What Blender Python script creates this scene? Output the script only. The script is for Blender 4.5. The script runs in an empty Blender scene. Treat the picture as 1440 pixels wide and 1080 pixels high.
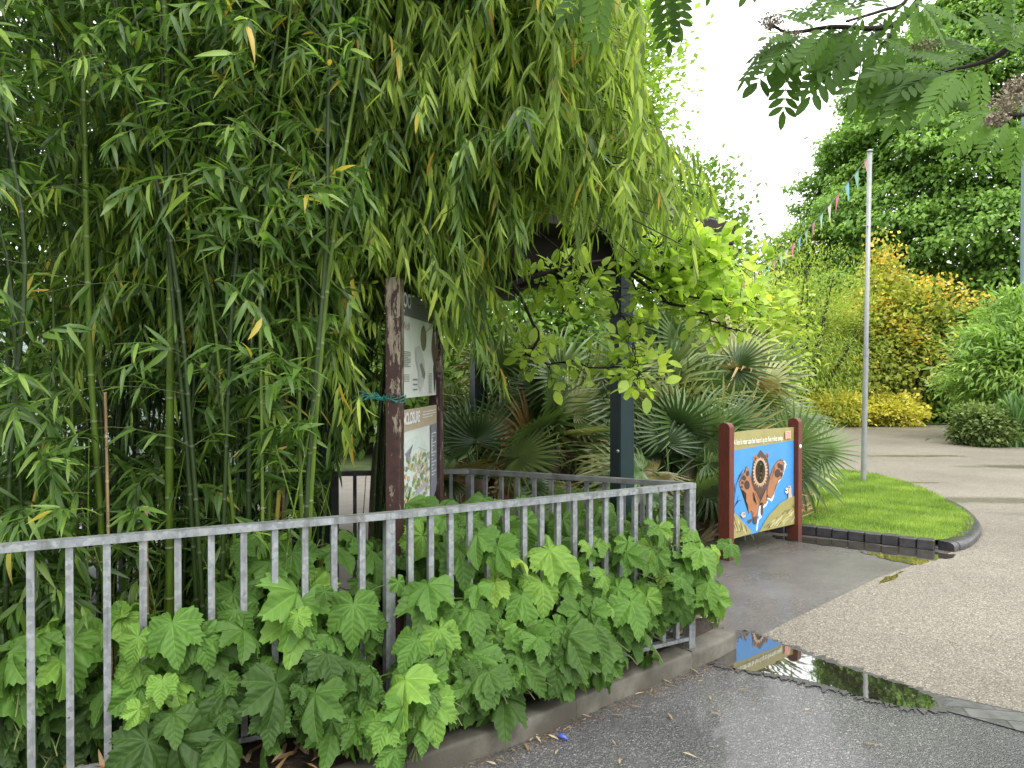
import bpy, bmesh, math, random
import numpy as np
from mathutils import Vector
random.seed(7)
RNG = np.random.default_rng(11)
scn = bpy.context.scene
COL = scn.collection
PI = math.pi

# ------------------------------------------------------------------ camera
F = 1082.0
PITCH = math.atan(10 / F)
CAMZ = 1.6
cam_d = bpy.data.cameras.new('camera')
cam = bpy.data.objects.new('camera', cam_d); COL.objects.link(cam)
cam.location = (0, 0, CAMZ)
cam.rotation_euler = (PI / 2 - PITCH, 0, 0)
cam_d.sensor_fit = 'HORIZONTAL'
cam_d.angle = 2 * math.atan(720 / F)
cam_d.clip_start = 0.05
cam_d.clip_end = 2000
scn.camera = cam
CP, SP = math.cos(PITCH), math.sin(PITCH)

def at(px, py, D):
    x = (px - 720) / F; u = -(py - 540) / F
    Y = CP + SP * u; Z = -SP + CP * u
    s = D / Y
    return np.array((x * s, D, CAMZ + Z * s))

def gr(px, py, z=0.0):
    x = (px - 720) / F; u = -(py - 540) / F
    Y = CP + SP * u; Z = -SP + CP * u
    s = (z - CAMZ) / Z
    return np.array((x * s, Y * s, z))

def proj(P):
    P = np.asarray(P, float)
    d = P - np.array((0, 0, CAMZ))
    f = d[..., 1] * CP - d[..., 2] * SP
    u = d[..., 1] * SP + d[..., 2] * CP
    f = np.where(f < 0.05, 0.05, f)
    return 720 + F * d[..., 0] / f, 540 - F * u / f

# ------------------------------------------------------------------ helpers
def nrmz(v):
    v = np.asarray(v, float)
    return v / (np.linalg.norm(v, axis=-1, keepdims=True) + 1e-9)

class Acc:
    """collects quads with a per-vertex tint and uv"""
    def __init__(s): s.V = []; s.Q = []; s.T = []; s.U = []; s.n = 0
    def add(s, V, Q, T=None, U=None):
        V = np.asarray(V, float).reshape(-1, 3); Q = np.asarray(Q, int).reshape(-1, 4)
        k = len(V)
        s.V.append(V); s.Q.append(Q + s.n)
        s.T.append(np.full(k, 0.5) if T is None else np.broadcast_to(np.asarray(T, float), (k,)))
        s.U.append(np.zeros((k, 2)) if U is None else np.asarray(U, float))
        s.n += k
    def empty(s): return s.n == 0
    def build(s, name, mat, parent=None, smooth=True):
        V = np.concatenate(s.V); Q = np.concatenate(s.Q); T = np.concatenate(s.T); U = np.concatenate(s.U)
        me = bpy.data.meshes.new(name)
        off = np.zeros(3)
        if parent is not None: off = np.array(parent.location)
        me.vertices.add(len(V)); me.vertices.foreach_set('co', (V - off).astype(np.float32).ravel())
        me.loops.add(len(Q) * 4); me.loops.foreach_set('vertex_index', Q.astype(np.int32).ravel())
        me.polygons.add(len(Q))
        me.polygons.foreach_set('loop_start', np.arange(0, len(Q) * 4, 4, dtype=np.int32))
        try: me.polygons.foreach_set('loop_total', np.full(len(Q), 4, dtype=np.int32))
        except Exception: pass
        if smooth: me.polygons.foreach_set('use_smooth', np.ones(len(Q), dtype=bool))
        a = me.attributes.new('tint', 'FLOAT', 'POINT'); a.data.foreach_set('value', T.astype(np.float32))
        b = me.attributes.new('luv', 'FLOAT2', 'POINT'); b.data.foreach_set('vector', U.astype(np.float32).ravel())
        me.update(calc_edges=True); me.validate()
        me.materials.append(mat)
        o = bpy.data.objects.new(name, me); COL.objects.link(o)
        if parent is not None: o.parent = parent
        return o

def scatter(acc, tpl, pos, dirs, nrm, scale, tint, wscale=None):
    tv, tq, tu = tpl
    pos = np.atleast_2d(pos); N = len(pos)
    if N == 0: return
    y = nrmz(dirs); x = nrmz(np.cross(y, nrm)); z = np.cross(x, y)
    sc = np.broadcast_to(np.asarray(scale, float), (N,))
    ws = sc if wscale is None else sc * wscale
    V = (pos[:, None, :] + (x * ws[:, None])[:, None, :] * tv[None, :, 0:1]
         + (y * sc[:, None])[:, None, :] * tv[None, :, 1:2] + (z * sc[:, None])[:, None, :] * tv[None, :, 2:3])
    K = len(tv)
    Q = (tq[None] + (np.arange(N) * K)[:, None, None]).reshape(-1, 4)
    T = np.repeat(np.broadcast_to(np.asarray(tint, float), (N,)), K)
    U = np.tile(tu, (N, 1))
    acc.add(V.reshape(-1, 3), Q, T, U)

def tube(acc, pts, rad, n=6, tint=0.5, cap=False):
    pts = np.asarray(pts, float); m = len(pts)
    rad = np.broadcast_to(np.asarray(rad, float), (m,))
    tn = np.broadcast_to(np.asarray(tint, float), (m,))
    tan = nrmz(np.gradient(pts, axis=0))
    a = np.array((1., 0, 0)) if abs(tan[0][0]) < .8 else np.array((0, 1., 0))
    u = nrmz(np.cross(tan, a)); v = np.cross(tan, u)
    ang = np.arange(n) * 2 * PI / n
    V = pts[:, None] + rad[:, None, None] * (np.cos(ang)[None, :, None] * u[:, None] + np.sin(ang)[None, :, None] * v[:, None])
    i = np.arange(m - 1)[:, None] * n; j = np.arange(n)[None]
    Q = np.stack([i + j, i + (j + 1) % n, i + n + (j + 1) % n, i + n + j], -1).reshape(-1, 4)
    V = V.reshape(-1, 3); T = np.repeat(tn, n)
    if cap:
        V = np.vstack([V, pts[-1:]]); T = np.append(T, 1.0)
        b = (m - 1) * n
        Q = np.vstack([Q, [[b + k, b + (k + 1) % n, b + (k + 2) % n, m * n] for k in range(0, n, 2)]])
    acc.add(V, Q, T)

def bez(p0, p1, p2, n):
    t = np.linspace(0, 1, n)[:, None]
    return (1 - t) ** 2 * np.asarray(p0) + 2 * t * (1 - t) * np.asarray(p1) + t * t * np.asarray(p2)

def spline(P, n):
    """Catmull-Rom through the points"""
    P = np.asarray(P, float)
    P = np.vstack([2 * P[0] - P[1], P, 2 * P[-1] - P[-2]])
    m = len(P) - 3
    t = np.linspace(0, m - 1e-6, n); k = t.astype(int); f = (t - k)[:, None]
    a, b, c, d = P[k], P[k + 1], P[k + 2], P[k + 3]
    return .5 * (2 * b + (c - a) * f + (2 * a - 5 * b + 4 * c - d) * f ** 2 + (3 * b - a - 3 * c + d) * f ** 3)

def box(acc, c, sx, sy, sz, ax=(1, 0), tint=.5, bev=0.0):
    """box centred in plan at c (c.z = base); ax = plan direction of its x side"""
    ax = nrmz(np.array((ax[0], ax[1], 0.))); ay = np.array((-ax[1], ax[0], 0.))
    c = np.asarray(c, float)
    if bev <= 0:
        ring = [(-1, -1), (1, -1), (1, 1), (-1, 1)]
        pts = [c + ax * sx / 2 * a + ay * sy / 2 * b + np.array((0, 0, z)) for z in (0, sz) for a, b in ring]
        Q = [(0, 3, 2, 1), (4, 5, 6, 7), (0, 1, 5, 4), (1, 2, 6, 5), (2, 3, 7, 6), (3, 0, 4, 7)]
        # split so that each face has its own vertices (flat shading)
        P = np.array(pts); V = P[np.array(Q).ravel()]
        acc.add(V, np.arange(24).reshape(6, 4), tint); return
    hx, hy = sx / 2, sy / 2; b = bev
    def ring(ix, iy, z):
        o = []
        for (a, d) in ((-1, -1), (1, -1), (1, 1), (-1, 1)):
            if a * d > 0: o += [(a * (ix - b), d * iy), (a * ix, d * (iy - b))] if a < 0 and False else []
        pts = [(-ix + b, -iy), (ix - b, -iy), (ix, -iy + b), (ix, iy - b), (ix - b, iy), (-ix + b, iy), (-ix, iy - b), (-ix, -iy + b)]
        return [c + ax * p + ay * q + np.array((0, 0, z)) for p, q in pts]
    R = [ring(hx - b, hy - b, 0), ring(hx, hy, b), ring(hx, hy, sz - b), ring(hx - b, hy - b, sz)]
    V = np.array(sum(R, [])); Q = []
    for k in range(3):
        for j in range(8):
            Q.append((k * 8 + j, k * 8 + (j + 1) % 8, k * 8 + 8 + (j + 1) % 8, k * 8 + 8 + j))
    for o, f in ((0, -1), (24, 1)):
        for q in ((0, 1, 2, 7), (7, 2, 3, 6), (6, 3, 4, 5)):
            q = tuple(o + i for i in q)
            Q.append(q if f > 0 else q[::-1])
    P = V[np.array(Q).ravel()]
    acc.add(P, np.arange(len(P)).reshape(-1, 4), tint)

def beam(acc, a, b, w, h, tint=.5, up=(0, 0, 1)):
    """rectangular bar from a to b (centre of its section)"""
    a = np.asarray(a, float); b = np.asarray(b, float)
    t = nrmz(b - a); s = nrmz(np.cross(t, np.asarray(up, float))); u = np.cross(s, t)
    P = np.array([p + s * w / 2 * i + u * h / 2 * j for p in (a, b) for i, j in ((-1, -1), (1, -1), (1, 1), (-1, 1))])
    Q = np.array([(0, 1, 2, 3), (7, 6, 5, 4), (0, 4, 5, 1), (1, 5, 6, 2), (2, 6, 7, 3), (3, 7, 4, 0)])
    V = P[Q.ravel()]; acc.add(V, np.arange(24).reshape(6, 4), tint)

def thing(name, label, cat, loc=(0, 0, 0), group=None):
    o = bpy.data.objects.new(name, None); COL.objects.link(o)
    o.location = tuple(float(v) for v in loc); o.empty_display_size = .1
    o['label'] = label; o['category'] = cat
    if group: o['group'] = group
    return o

def tag(o, label, cat, group=None, kind=None):
    o['label'] = label; o['category'] = cat
    if group: o['group'] = group
    if kind: o['kind'] = kind
    return o

def sheet(name, pts, mat, z=None, kind='structure', parent=None):
    me = bpy.data.meshes.new(name)
    bm = bmesh.new()
    vs = [bm.verts.new((float(p[0]), float(p[1]), float(p[2] if z is None else z))) for p in pts]
    f = bm.faces.new(vs); bm.normal_update()
    if f.normal.z < 0: f.normal_flip()
    bmesh.ops.triangulate(bm, faces=bm.faces[:])
    bm.to_mesh(me); bm.free()
    me.materials.append(mat)
    o = bpy.data.objects.new(name, me); COL.objects.link(o)
    if kind: o['kind'] = kind
    if parent: o.parent = parent
    return o

# ------------------------------------------------------------------ materials
class NT:
    def __init__(s, name):
        s.m = bpy.data.materials.new(name); s.m.use_nodes = True
        s.t = s.m.node_tree; s.t.nodes.clear()
        s.out = s.n('ShaderNodeOutputMaterial')
    def n(s, typ, **kw):
        o = s.t.nodes.new(typ)
        for k, v in kw.items(): setattr(o, k, v)
        return o
    def l(s, a, b): s.t.links.new(a, b)
    def ramp(s, fac, stops, interp='LINEAR'):
        r = s.n('ShaderNodeValToRGB'); r.color_ramp.interpolation = interp
        e = r.color_ramp.elements
        while len(e) > 1: e.remove(e[-1])
        e[0].position = stops[0][0]; e[0].color = (*stops[0][1], 1)
        for p, c in stops[1:]:
            x = e.new(p); x.color = (*c, 1)
        if fac is not None: s.l(fac, r.inputs[0])
        return r.outputs[0]
    def math(s, op, a, b=None, c=None, clamp=False):
        m = s.n('ShaderNodeMath', operation=op); m.use_clamp = clamp
        for i, v in enumerate((a, b, c)):
            if v is None: continue
            if isinstance(v, (int, float)): m.inputs[i].default_value = v
            else: s.l(v, m.inputs[i])
        return m.outputs[0]
    def mix(s, fac, a, b, mode='MIX'):
        m = s.n('ShaderNodeMix', data_type='RGBA', blend_type=mode)
        for i, v in ((0, fac), (6, a), (7, b)):
            if isinstance(v, (int, float)): m.inputs[i].default_value = v
            elif isinstance(v, tuple): m.inputs[i].default_value = (*v, 1)
            else: s.l(v, m.inputs[i])
        return m.outputs[2]
    def pos(s):
        return s.n('ShaderNodeNewGeometry').outputs['Position']
    def noise(s, scale, detail=3, vec=None, rough=.55):
        n = s.n('ShaderNodeTexNoise'); n.inputs['Scale'].default_value = scale
        n.inputs['Detail'].default_value = detail; n.inputs['Roughness'].default_value = rough
        s.l(vec if vec is not None else s.pos(), n.inputs['Vector'])
        return n.outputs['Fac']
    def vor(s, scale, feature='F1', vec=None):
        n = s.n('ShaderNodeTexVoronoi', feature=feature); n.inputs['Scale'].default_value = scale
        s.l(vec if vec is not None else s.pos(), n.inputs['Vector'])
        return n
    def attr(s, name):
        a = s.n('ShaderNodeAttribute'); a.attribute_name = name; return a
    def bump(s, h, strength=.3, dist=.01):
        b = s.n('ShaderNodeBump'); b.inputs['Strength'].default_value = strength
        b.inputs['Distance'].default_value = dist; s.l(h, b.inputs['Height']); return b.outputs[0]
    def bsdf(s, col, rough=.5, spec=.5, metal=0., normal=None, coat=0.):
        p = s.n('ShaderNodeBsdfPrincipled')
        def put(k, v):
            if isinstance(v, (int, float)): p.inputs[k].default_value = v
            elif isinstance(v, tuple): p.inputs[k].default_value = (*v, 1)
            else: s.l(v, p.inputs[k])
        put('Base Color', col); put('Roughness', rough); put('Specular IOR Level', spec); put('Metallic', metal)
        if coat: p.inputs['Coat Weight'].default_value = coat; p.inputs['Coat Roughness'].default_value = .08
        if normal is not None: s.l(normal, p.inputs['Normal'])
        return p.outputs[0]
    def done(s, sh): s.l(sh, s.out.inputs['Surface']); return s.m

def leaf_mat(name, stops, rough=.42, spec=.5, trans=.35, tgain=(1.5, 1.6, .9), bumpy=0.):
    n = NT(name)
    if 'pennant' not in name: stops = [(p, (max(c_[0], .50 * c_[1]), c_[1], max(c_[2], .19 * c_[1]))) for p, c_ in stops]
    c = n.ramp(n.attr('tint').outputs['Fac'], stops)
    nz = n.noise(2.2, 2)
    c = n.mix(1.0, c, n.ramp(nz, [(.3, (.72, .74, .72)), (.7, (1.18, 1.15, 1.1))]), 'MULTIPLY')
    nm = None
    if bumpy: nm = n.bump(n.noise(60, 3), bumpy, .004)
    p = n.bsdf(c, rough, spec, 0, nm)
    t = n.n('ShaderNodeBsdfTranslucent')
    n.l(n.mix(1.0, c, tgain, 'MULTIPLY'), t.inputs[0])
    mx = n.n('ShaderNodeMixShader'); mx.inputs[0].default_value = trans
    n.l(p, mx.inputs[1]); n.l(t.outputs[0], mx.inputs[2])
    return n.done(mx.outputs[0])

def lobed_mat(name, stops):
    n = NT(name)
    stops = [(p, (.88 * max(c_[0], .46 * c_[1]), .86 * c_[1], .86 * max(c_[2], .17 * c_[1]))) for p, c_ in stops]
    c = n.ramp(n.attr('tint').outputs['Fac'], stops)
    sx = n.n('ShaderNodeSeparateXYZ'); n.l(n.attr('luv').outputs['Vector'], sx.inputs[0])
    x, y = sx.outputs[0], sx.outputs[1]
    ang = n.math('ARCTAN2', x, y)
    r = n.math('SQRT', n.math('ADD', n.math('MULTIPLY', x, x), n.math('MULTIPLY', y, y)))
    st = .87
    fr = n.math('SUBTRACT', n.math('FRACT', n.math('ADD', n.math('DIVIDE', ang, st), .5)), .5)
    d = n.math('MULTIPLY', n.math('MULTIPLY', n.math('ABSOLUTE', fr), st), r)
    main = n.math('MULTIPLY', n.math('SUBTRACT', 1.0, n.math('MULTIPLY', d, 40.0), clamp=True), n.math('MULTIPLY', n.math('SUBTRACT', r, .03), 9.0, clamp=True))
    along = n.math('MULTIPLY', r, n.math('COSINE', n.math('MULTIPLY', fr, st)))
    sec = n.math('FRACT', n.math('MULTIPLY', n.math('SUBTRACT', along, n.math('MULTIPLY', d, 1.0)), 9.0))
    tri = n.math('ABSOLUTE', n.math('SUBTRACT', sec, .5))           # 0 at mid, .5 at vein
    fade = n.math('MULTIPLY', n.math('SUBTRACT', r, .14), 5.0, clamp=True)
    tri = n.math('MULTIPLY', tri, fade)
    secv = n.math('MULTIPLY', n.math('SUBTRACT', tri, .38, clamp=True), 6.0, clamp=True)
    vein = n.math('MAXIMUM', main, n.math('MULTIPLY', secv, .55))
    c2 = n.mix(n.math('MULTIPLY', vein, .45), c, n.mix(1.0, c, (1.9, 1.7, 2.0), 'MULTIPLY'))
    c2 = n.mix(1.0, c2, n.ramp(n.noise(9, 3), [(.3, (.8, .82, .8)), (.7, (1.12, 1.1, 1.08))]), 'MULTIPLY')
    h = n.math('SUBTRACT', n.math('MULTIPLY', tri, -1.0), n.math('MULTIPLY', n.math('MULTIPLY', main, fade), .8))
    h = n.math('ADD', h, n.math('MULTIPLY', n.noise(90, 2), .5))
    nm = n.bump(h, .6, .006)
    p = n.bsdf(c2, .5, .25, 0, nm)
    t = n.n('ShaderNodeBsdfTranslucent'); n.l(n.mix(1.0, c2, (1.5, 1.55, .8), 'MULTIPLY'), t.inputs[0])
    mx = n.n('ShaderNodeMixShader'); mx.inputs[0].default_value = .3
    n.l(p, mx.inputs[1]); n.l(t.outputs[0], mx.inputs[2])
    return n.done(mx.outputs[0])

def plain(name, col, rough=.5, spec=.5, metal=0., var=.12, scale=8, bump=0., bscale=40):
    n = NT(name)
    nz = n.noise(scale, 4)
    a = tuple(max(0, v * (1 - var)) for v in col); b = tuple(v * (1 + var) for v in col)
    c = n.ramp(nz, [(.3, a), (.7, b)])
    nm = n.bump(n.noise(bscale, 4), bump, .004) if bump else None
    return n.done(n.bsdf(c, rough, spec, metal, nm))

def tarmac_mat():
    n = NT('wet tarmac')
    v = n.vor(150)
    sp = n.ramp(v.outputs['Color'], [(0, (.030, .030, .031)), (.5, (.066, .066, .068)), (.75, (.12, .118, .115)), (.90, (.25, .245, .24)), (1, (.42, .41, .40))])
    big = n.noise(1.1, 4)
    c = n.mix(1.0, sp, n.ramp(big, [(.3, (.62, .62, .64)), (.7, (1.35, 1.33, 1.30))]), 'MULTIPLY')
    fine = n.vor(310)
    h = n.math('ADD', n.math('MULTIPLY', v.outputs['Distance'], -1.0), n.math('MULTIPLY', fine.outputs['Distance'], -.5))
    rough = n.math('MULTIPLY_ADD', n.noise(2.3, 4), .40, .10)
    nm = n.bump(h, .9, .008)
    return n.done(n.bsdf(c, rough, 1.0, 0, nm, .35))

def path_mat():
    n = NT('buff gravel path')
    v = n.vor(125)
    w = n.vor(260)
    sp = n.ramp(v.outputs['Color'], [(0, (.050, .041, .030)), (.25, (.118, .101, .076)), (.6, (.195, .175, .137)), (.85, (.285, .262, .214)), (1, (.47, .445, .39))])
    sp2 = n.ramp(w.outputs['Color'], [(0, (.6, .6, .6)), (1, (1.3, 1.3, 1.3))])
    c = n.mix(1.0, sp, sp2, 'MULTIPLY')
    c = n.mix(1.0, c, n.ramp(n.noise(.45, 6, None, .65), [(.3, (.74, .72, .70)), (.7, (1.2, 1.19, 1.18))]), 'MULTIPLY')
    c = n.mix(n.ramp(n.noise(.9, 6, None, .7), [(.56, (0, 0, 0)), (.66, (.35, .35, .35))]), c, (.11, .098, .08))
    c = n.mix(n.ramp(n.noise(9, 4, None, .7), [(.66, (0, 0, 0)), (.74, (.5, .5, .5))]), c, (.12, .105, .085))
    # damp hollows further up the path, where the ground dips
    sx = n.n('ShaderNodeSeparateXYZ'); n.l(n.pos(), sx.inputs[0])
    dx, dy = sx.outputs[0], sx.outputs[1]
    nz = n.noise(1.3, 4)
    wet = None
    for (cx, cy, rx, ry) in ((6.2, 9.9, 1.5, .34), (7.1, 8.9, 1.3, .26), (6.1, 11.6, .55, .12), (7.6, 7.95, .8, .2), (9.3, 13.6, 1.5, .4), (8.0, 15.5, 1.2, .25)):
        a = n.math('DIVIDE', n.math('SUBTRACT', dx, cx), rx); b = n.math('DIVIDE', n.math('SUBTRACT', dy, cy), ry)
        e = n.math('SQRT', n.math('ADD', n.math('MULTIPLY', a, a), n.math('MULTIPLY', b, b)))
        e = n.math('ADD', e, n.math('MULTIPLY', n.math('SUBTRACT', nz, .5), 1.6))
        k = n.math('MULTIPLY', n.math('SUBTRACT', 1.15, e), 1.6, clamp=True)
        wet = k if wet is None else n.math('MAXIMUM', wet, k)
    # a damp band along the channel of setts
    c = n.mix(n.math('MULTIPLY', wet, .55), c, (.10, .088, .062))
    rough = n.math('MULTIPLY_ADD', wet, -.42, .62)
    rough = n.math('ADD', rough, n.math('MULTIPLY_ADD', n.noise(1.7, 3), .3, -.17))
    nm = n.bump(n.math('MULTIPLY', v.outputs['Distance'], -1.0), .6, .005)
    return n.done(n.bsdf(c, rough, .5, 0, nm))

def concrete_wet_mat():
    n = NT('wet concrete patch')
    v = n.vor(190)
    c = n.ramp(v.outputs['Color'], [(0, (.052, .046, .041)), (.7, (.095, .087, .079)), (1, (.24, .225, .205))])
    c = n.mix(1.0, c, n.ramp(n.noise(1.3, 5), [(.3, (.7, .69, .67)), (.7, (1.3, 1.29, 1.27))]), 'MULTIPLY')
    rough = n.ramp(n.noise(1.6, 4), [(.34, (.20, .20, .20)), (.5, (.34, .34, .34)), (.68, (.5, .5, .5))])
    nm = n.bump(n.math('MULTIPLY', v.outputs['Distance'], -1.0), .6, .006)
    return n.done(n.bsdf(c, rough, .9, 0, nm, .12))

def water_mat(name, col=(.018, .016, .012), bumpy=.02):
    n = NT(name)
    nm = n.bump(n.noise(7, 2), bumpy, .01)
    p = n.bsdf(n.ramp(n.noise(9, 4), [(.35, col), (.7, tuple(1.7 * v for v in col))]), .02, .9, 0, nm)
    g = n.n('ShaderNodeBsdfGlossy'); g.inputs['Roughness'].default_value = .015
    n.l(nm, g.inputs['Normal'])
    mx = n.n('ShaderNodeMixShader'); mx.inputs[0].default_value = .34
    n.l(p, mx.inputs[1]); n.l(g.outputs[0], mx.inputs[2])
    return n.done(mx.outputs[0])

def kerb_mat():
    n = NT('stained kerb concrete')
    c = n.ramp(n.noise(5, 6, rough=.7), [(.3, (.07, .064, .050)), (.5, (.135, .125, .10)), (.72, (.21, .20, .165))])
    c = n.mix(n.ramp(n.noise(2.2, 4), [(.45, (0, 0, 0)), (.62, (1, 1, 1))]), c, (.075, .068, .052))
    return n.done(n.bsdf(c, .6, .35, 0, n.bump(n.noise(70, 4), .35, .005)))

def galv_mat():
    n = NT('galvanised steel')
    v = n.vor(55)
    c = n.ramp(v.outputs['Color'], [(0, (.20, .215, .22)), (.5, (.27, .288, .294)), (1, (.37, .39, .394))])
    c = n.mix(n.ramp(n.noise(14, 4), [(.55, (0, 0, 0)), (.75, (.6, .6, .6))]), c, (.42, .43, .43))
    mp = n.n('ShaderNodeMapping'); mp.inputs['Scale'].default_value = (1, 1, .12); n.l(n.pos(), mp.inputs[0])
    c = n.mix(n.ramp(n.noise(30, 5, mp.outputs[0]), [(.5, (0, 0, 0)), (.72, (.7, .7, .7))]), c, (.10, .105, .09))
    c = n.mix(n.ramp(n.noise(5, 6, None, .7), [(.60, (0, 0, 0)), (.74, (.6, .6, .6))]), c, (.13, .10, .065))
    return n.done(n.bsdf(c, .46, .5, .45, n.bump(n.noise(30, 3), .1, .003)))

def oldgalv_mat():
    n = NT('weathered steel')
    c = n.ramp(n.noise(12, 5), [(.3, (.07, .07, .068)), (.55, (.13, .135, .13)), (.75, (.22, .225, .22))])
    return n.done(n.bsdf(c, .6, .4, .3))

def peel_mat():
    n = NT('peeling brown paint')
    mp = n.n('ShaderNodeMapping'); mp.inputs['Scale'].default_value = (1, 1, .32); n.l(n.pos(), mp.inputs[0])
    sx = n.n('ShaderNodeSeparateXYZ'); n.l(n.pos(), sx.inputs[0])
    hz = n.math('MULTIPLY_ADD', sx.outputs[2], .16, -.26)
    k = n.math('ADD', n.noise(26, 5, mp.outputs[0], .68), hz)
    paint = n.ramp(n.noise(40, 3), [(.3, (.028, .012, .010)), (.7, (.055, .024, .020))])
    wood = n.ramp(n.noise(60, 4, mp.outputs[0]), [(.3, (.12, .095, .065)), (.7, (.30, .255, .19))])
    m = n.ramp(k, [(.515, (0, 0, 0)), (.535, (1, 1, 1))])
    c = n.mix(m, paint, wood)
    return n.done(n.bsdf(c, .6, .4, 0, n.bump(m, .5, .003)))

def redwood_mat():
    n = NT('red brown stained timber')
    mp = n.n('ShaderNodeMapping'); mp.inputs['Scale'].default_value = (6, 6, .6); n.l(n.pos(), mp.inputs[0])
    c = n.ramp(n.noise(14, 5, mp.outputs[0]), [(.3, (.095, .022, .013)), (.7, (.165, .040, .022))])
    sx = n.n('ShaderNodeSeparateXYZ'); n.l(n.pos(), sx.inputs[0])
    low = n.math('SUBTRACT', n.math('MULTIPLY_ADD', n.noise(18, 4), .5, .05), n.math('MULTIPLY', sx.outputs[2], 1.6), clamp=True)
    c = n.mix(n.math('MULTIPLY', low, 2.0, clamp=True), c, (.035, .026, .02))
    c = n.mix(n.ramp(n.noise(7, 5), [(.52, (0, 0, 0)), (.75, (.45, .45, .45))]), c, (.06, .03, .022))
    return n.done(n.bsdf(c, .5, .4, 0, n.bump(n.noise(30, 4, mp.outputs[0]), .15, .003)))

def culm_mat(name, base, ring):
    n = NT(name)
    t = n.attr('tint').outputs['Fac']
    mp = n.n('ShaderNodeMapping'); mp.inputs['Scale'].default_value = (1, 1, .15); n.l(n.pos(), mp.inputs[0])
    b = n.ramp(n.noise(35, 4, mp.outputs[0]), [(.3, tuple(.65 * v for v in base)), (.7, tuple(1.3 * v for v in base))])
    c = n.mix(n.ramp(t, [(.5, (0, 0, 0)), (.8, (1, 1, 1))]), b, ring)
    return n.done(n.bsdf(c, .45, .3))

def soil_mat():
    n = NT('damp soil')
    c = n.ramp(n.noise(22, 6, rough=.7), [(.3, (.012, .009, .006)), (.6, (.04, .028, .018)), (.8, (.085, .06, .035))])
    return n.done(n.bsdf(c, .75, .3, 0, n.bump(n.noise(40, 5), .8, .02)))

def grass_mat():
    n = NT('lawn turf')
    c = n.ramp(n.noise(30, 5), [(.3, (.095, .175, .02)), (.7, (.17, .28, .032))])
    c = n.mix(n.ramp(n.noise(1.6, 4), [(.45, (0, 0, 0)), (.7, (.5, .5, .5))]), c, (.15, .24, .03))
    return n.done(n.bsdf(c, .7, .25, 0, n.bump(n.noise(120, 3), .8, .02)))

def setts_mat():
    n = NT('stone setts')
    br = n.n('ShaderNodeTexBrick'); br.inputs['Scale'].default_value = 1.0
    mp = n.n('ShaderNodeMapping'); mp.inputs['Rotation'].default_value = (0, 0, -math.atan2(-.32, 1.5)); n.l(n.pos(), mp.inputs[0])
    n.l(mp.outputs[0], br.inputs['Vector'])
    br.inputs['Brick Width'].default_value = .30; br.inputs['Row Height'].default_value = .11
    br.inputs['Mortar Size'].default_value = .006
    br.inputs['Color1'].default_value = (.075, .075, .077, 1); br.inputs['Color2'].default_value = (.115, .113, .11, 1)
    br.inputs['Mortar'].default_value = (.05, .047, .042, 1)
    c = n.mix(1.0, br.outputs[0], n.ramp(n.noise(14, 5), [(.3, (.7, .7, .7)), (.7, (1.25, 1.25, 1.25))]), 'MULTIPLY')
    return n.done(n.bsdf(c, n.math('MULTIPLY_ADD', n.noise(3, 3), .4, .12), .5, 0, n.bump(n.noise(45, 4), .3, .004)))

def brick_mat():
    n = NT('black glazed brick')
    c = n.ramp(n.noise(16, 4), [(.3, (.022, .021, .023)), (.7, (.055, .052, .055))])
    return n.done(n.bsdf(c, n.math('MULTIPLY_ADD', n.noise(9, 3), .3, .2), .5, 0, n.bump(n.noise(50, 3), .2, .004)))

def glow_var(name, col, rough=.5): return plain(name, col, rough, .4, 0, .06, 30)

M = dict(
    tarmac=tarmac_mat(), path=path_mat(), concrete=concrete_wet_mat(), kerb=kerb_mat(), galv=galv_mat(), oldgalv=oldgalv_mat(),
    peel=peel_mat(), redwood=redwood_mat(), soil=soil_mat(), grass=grass_mat(), setts=setts_mat(), brick=brick_mat(),
    puddle=water_mat('puddle water'), film=water_mat('brown water film', (.035, .032, .024)),
    culm=culm_mat('green bamboo cane', (.080, .135, .014), (.16, .19, .09)),
    culm_dark=culm_mat('dark green bamboo cane', (.022, .042, .008), (.06, .075, .04)),
    culm_yel=culm_mat('yellow bamboo cane', (.30, .24, .045), (.36, .30, .12)),
    culm_dead=culm_mat('dead tan cane', (.27, .19, .10), (.40, .32, .20)),
    culm_brown=culm_mat('brown dead cane', (.095, .06, .03), (.15, .11, .07)),
    twig=plain('bamboo twig', (.10, .13, .035), .6),
    bark=plain('dark bark', (.045, .036, .028), .8, .3, 0, .4, 25, .5),
    bark_grey=plain('grey brown bark', (.12, .095, .065), .8, .3, 0, .35, 20, .6),
    branch_wet=plain('wet dark twig', (.022, .017, .015), .75, .2, 0, .3, 25),
    teal_post=plain('dark teal painted steel', (.008, .026, .028), .4, .3, 0, .2, 6),
    brown_timber=plain('very dark brown timber', (.016, .012, .010), .6, .3, 0, .3, 12, .3),
    shingle=plain('dark roofing felt', (.03, .028, .03), .8, .3, 0, .3, 14, .5),
    pole=plain('galvanised pole', (.26, .27, .265), .45, .5, .35, .15, 9),
    lamp=plain('blue grey lamp column paint', (.10, .16, .17), .45, .5, 0, .1, 5),
    pale=plain('pale paving', (.20, .18, .16), .7, .3, 0, .12, 5),
    mint=plain('pale mint screen', (.62, .74, .68), .4, .5, 0, .12, 1.5),
    ground=plain('rough ground', (.05, .07, .025), .9, .2, 0, .4, 3, .5),
)
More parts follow.
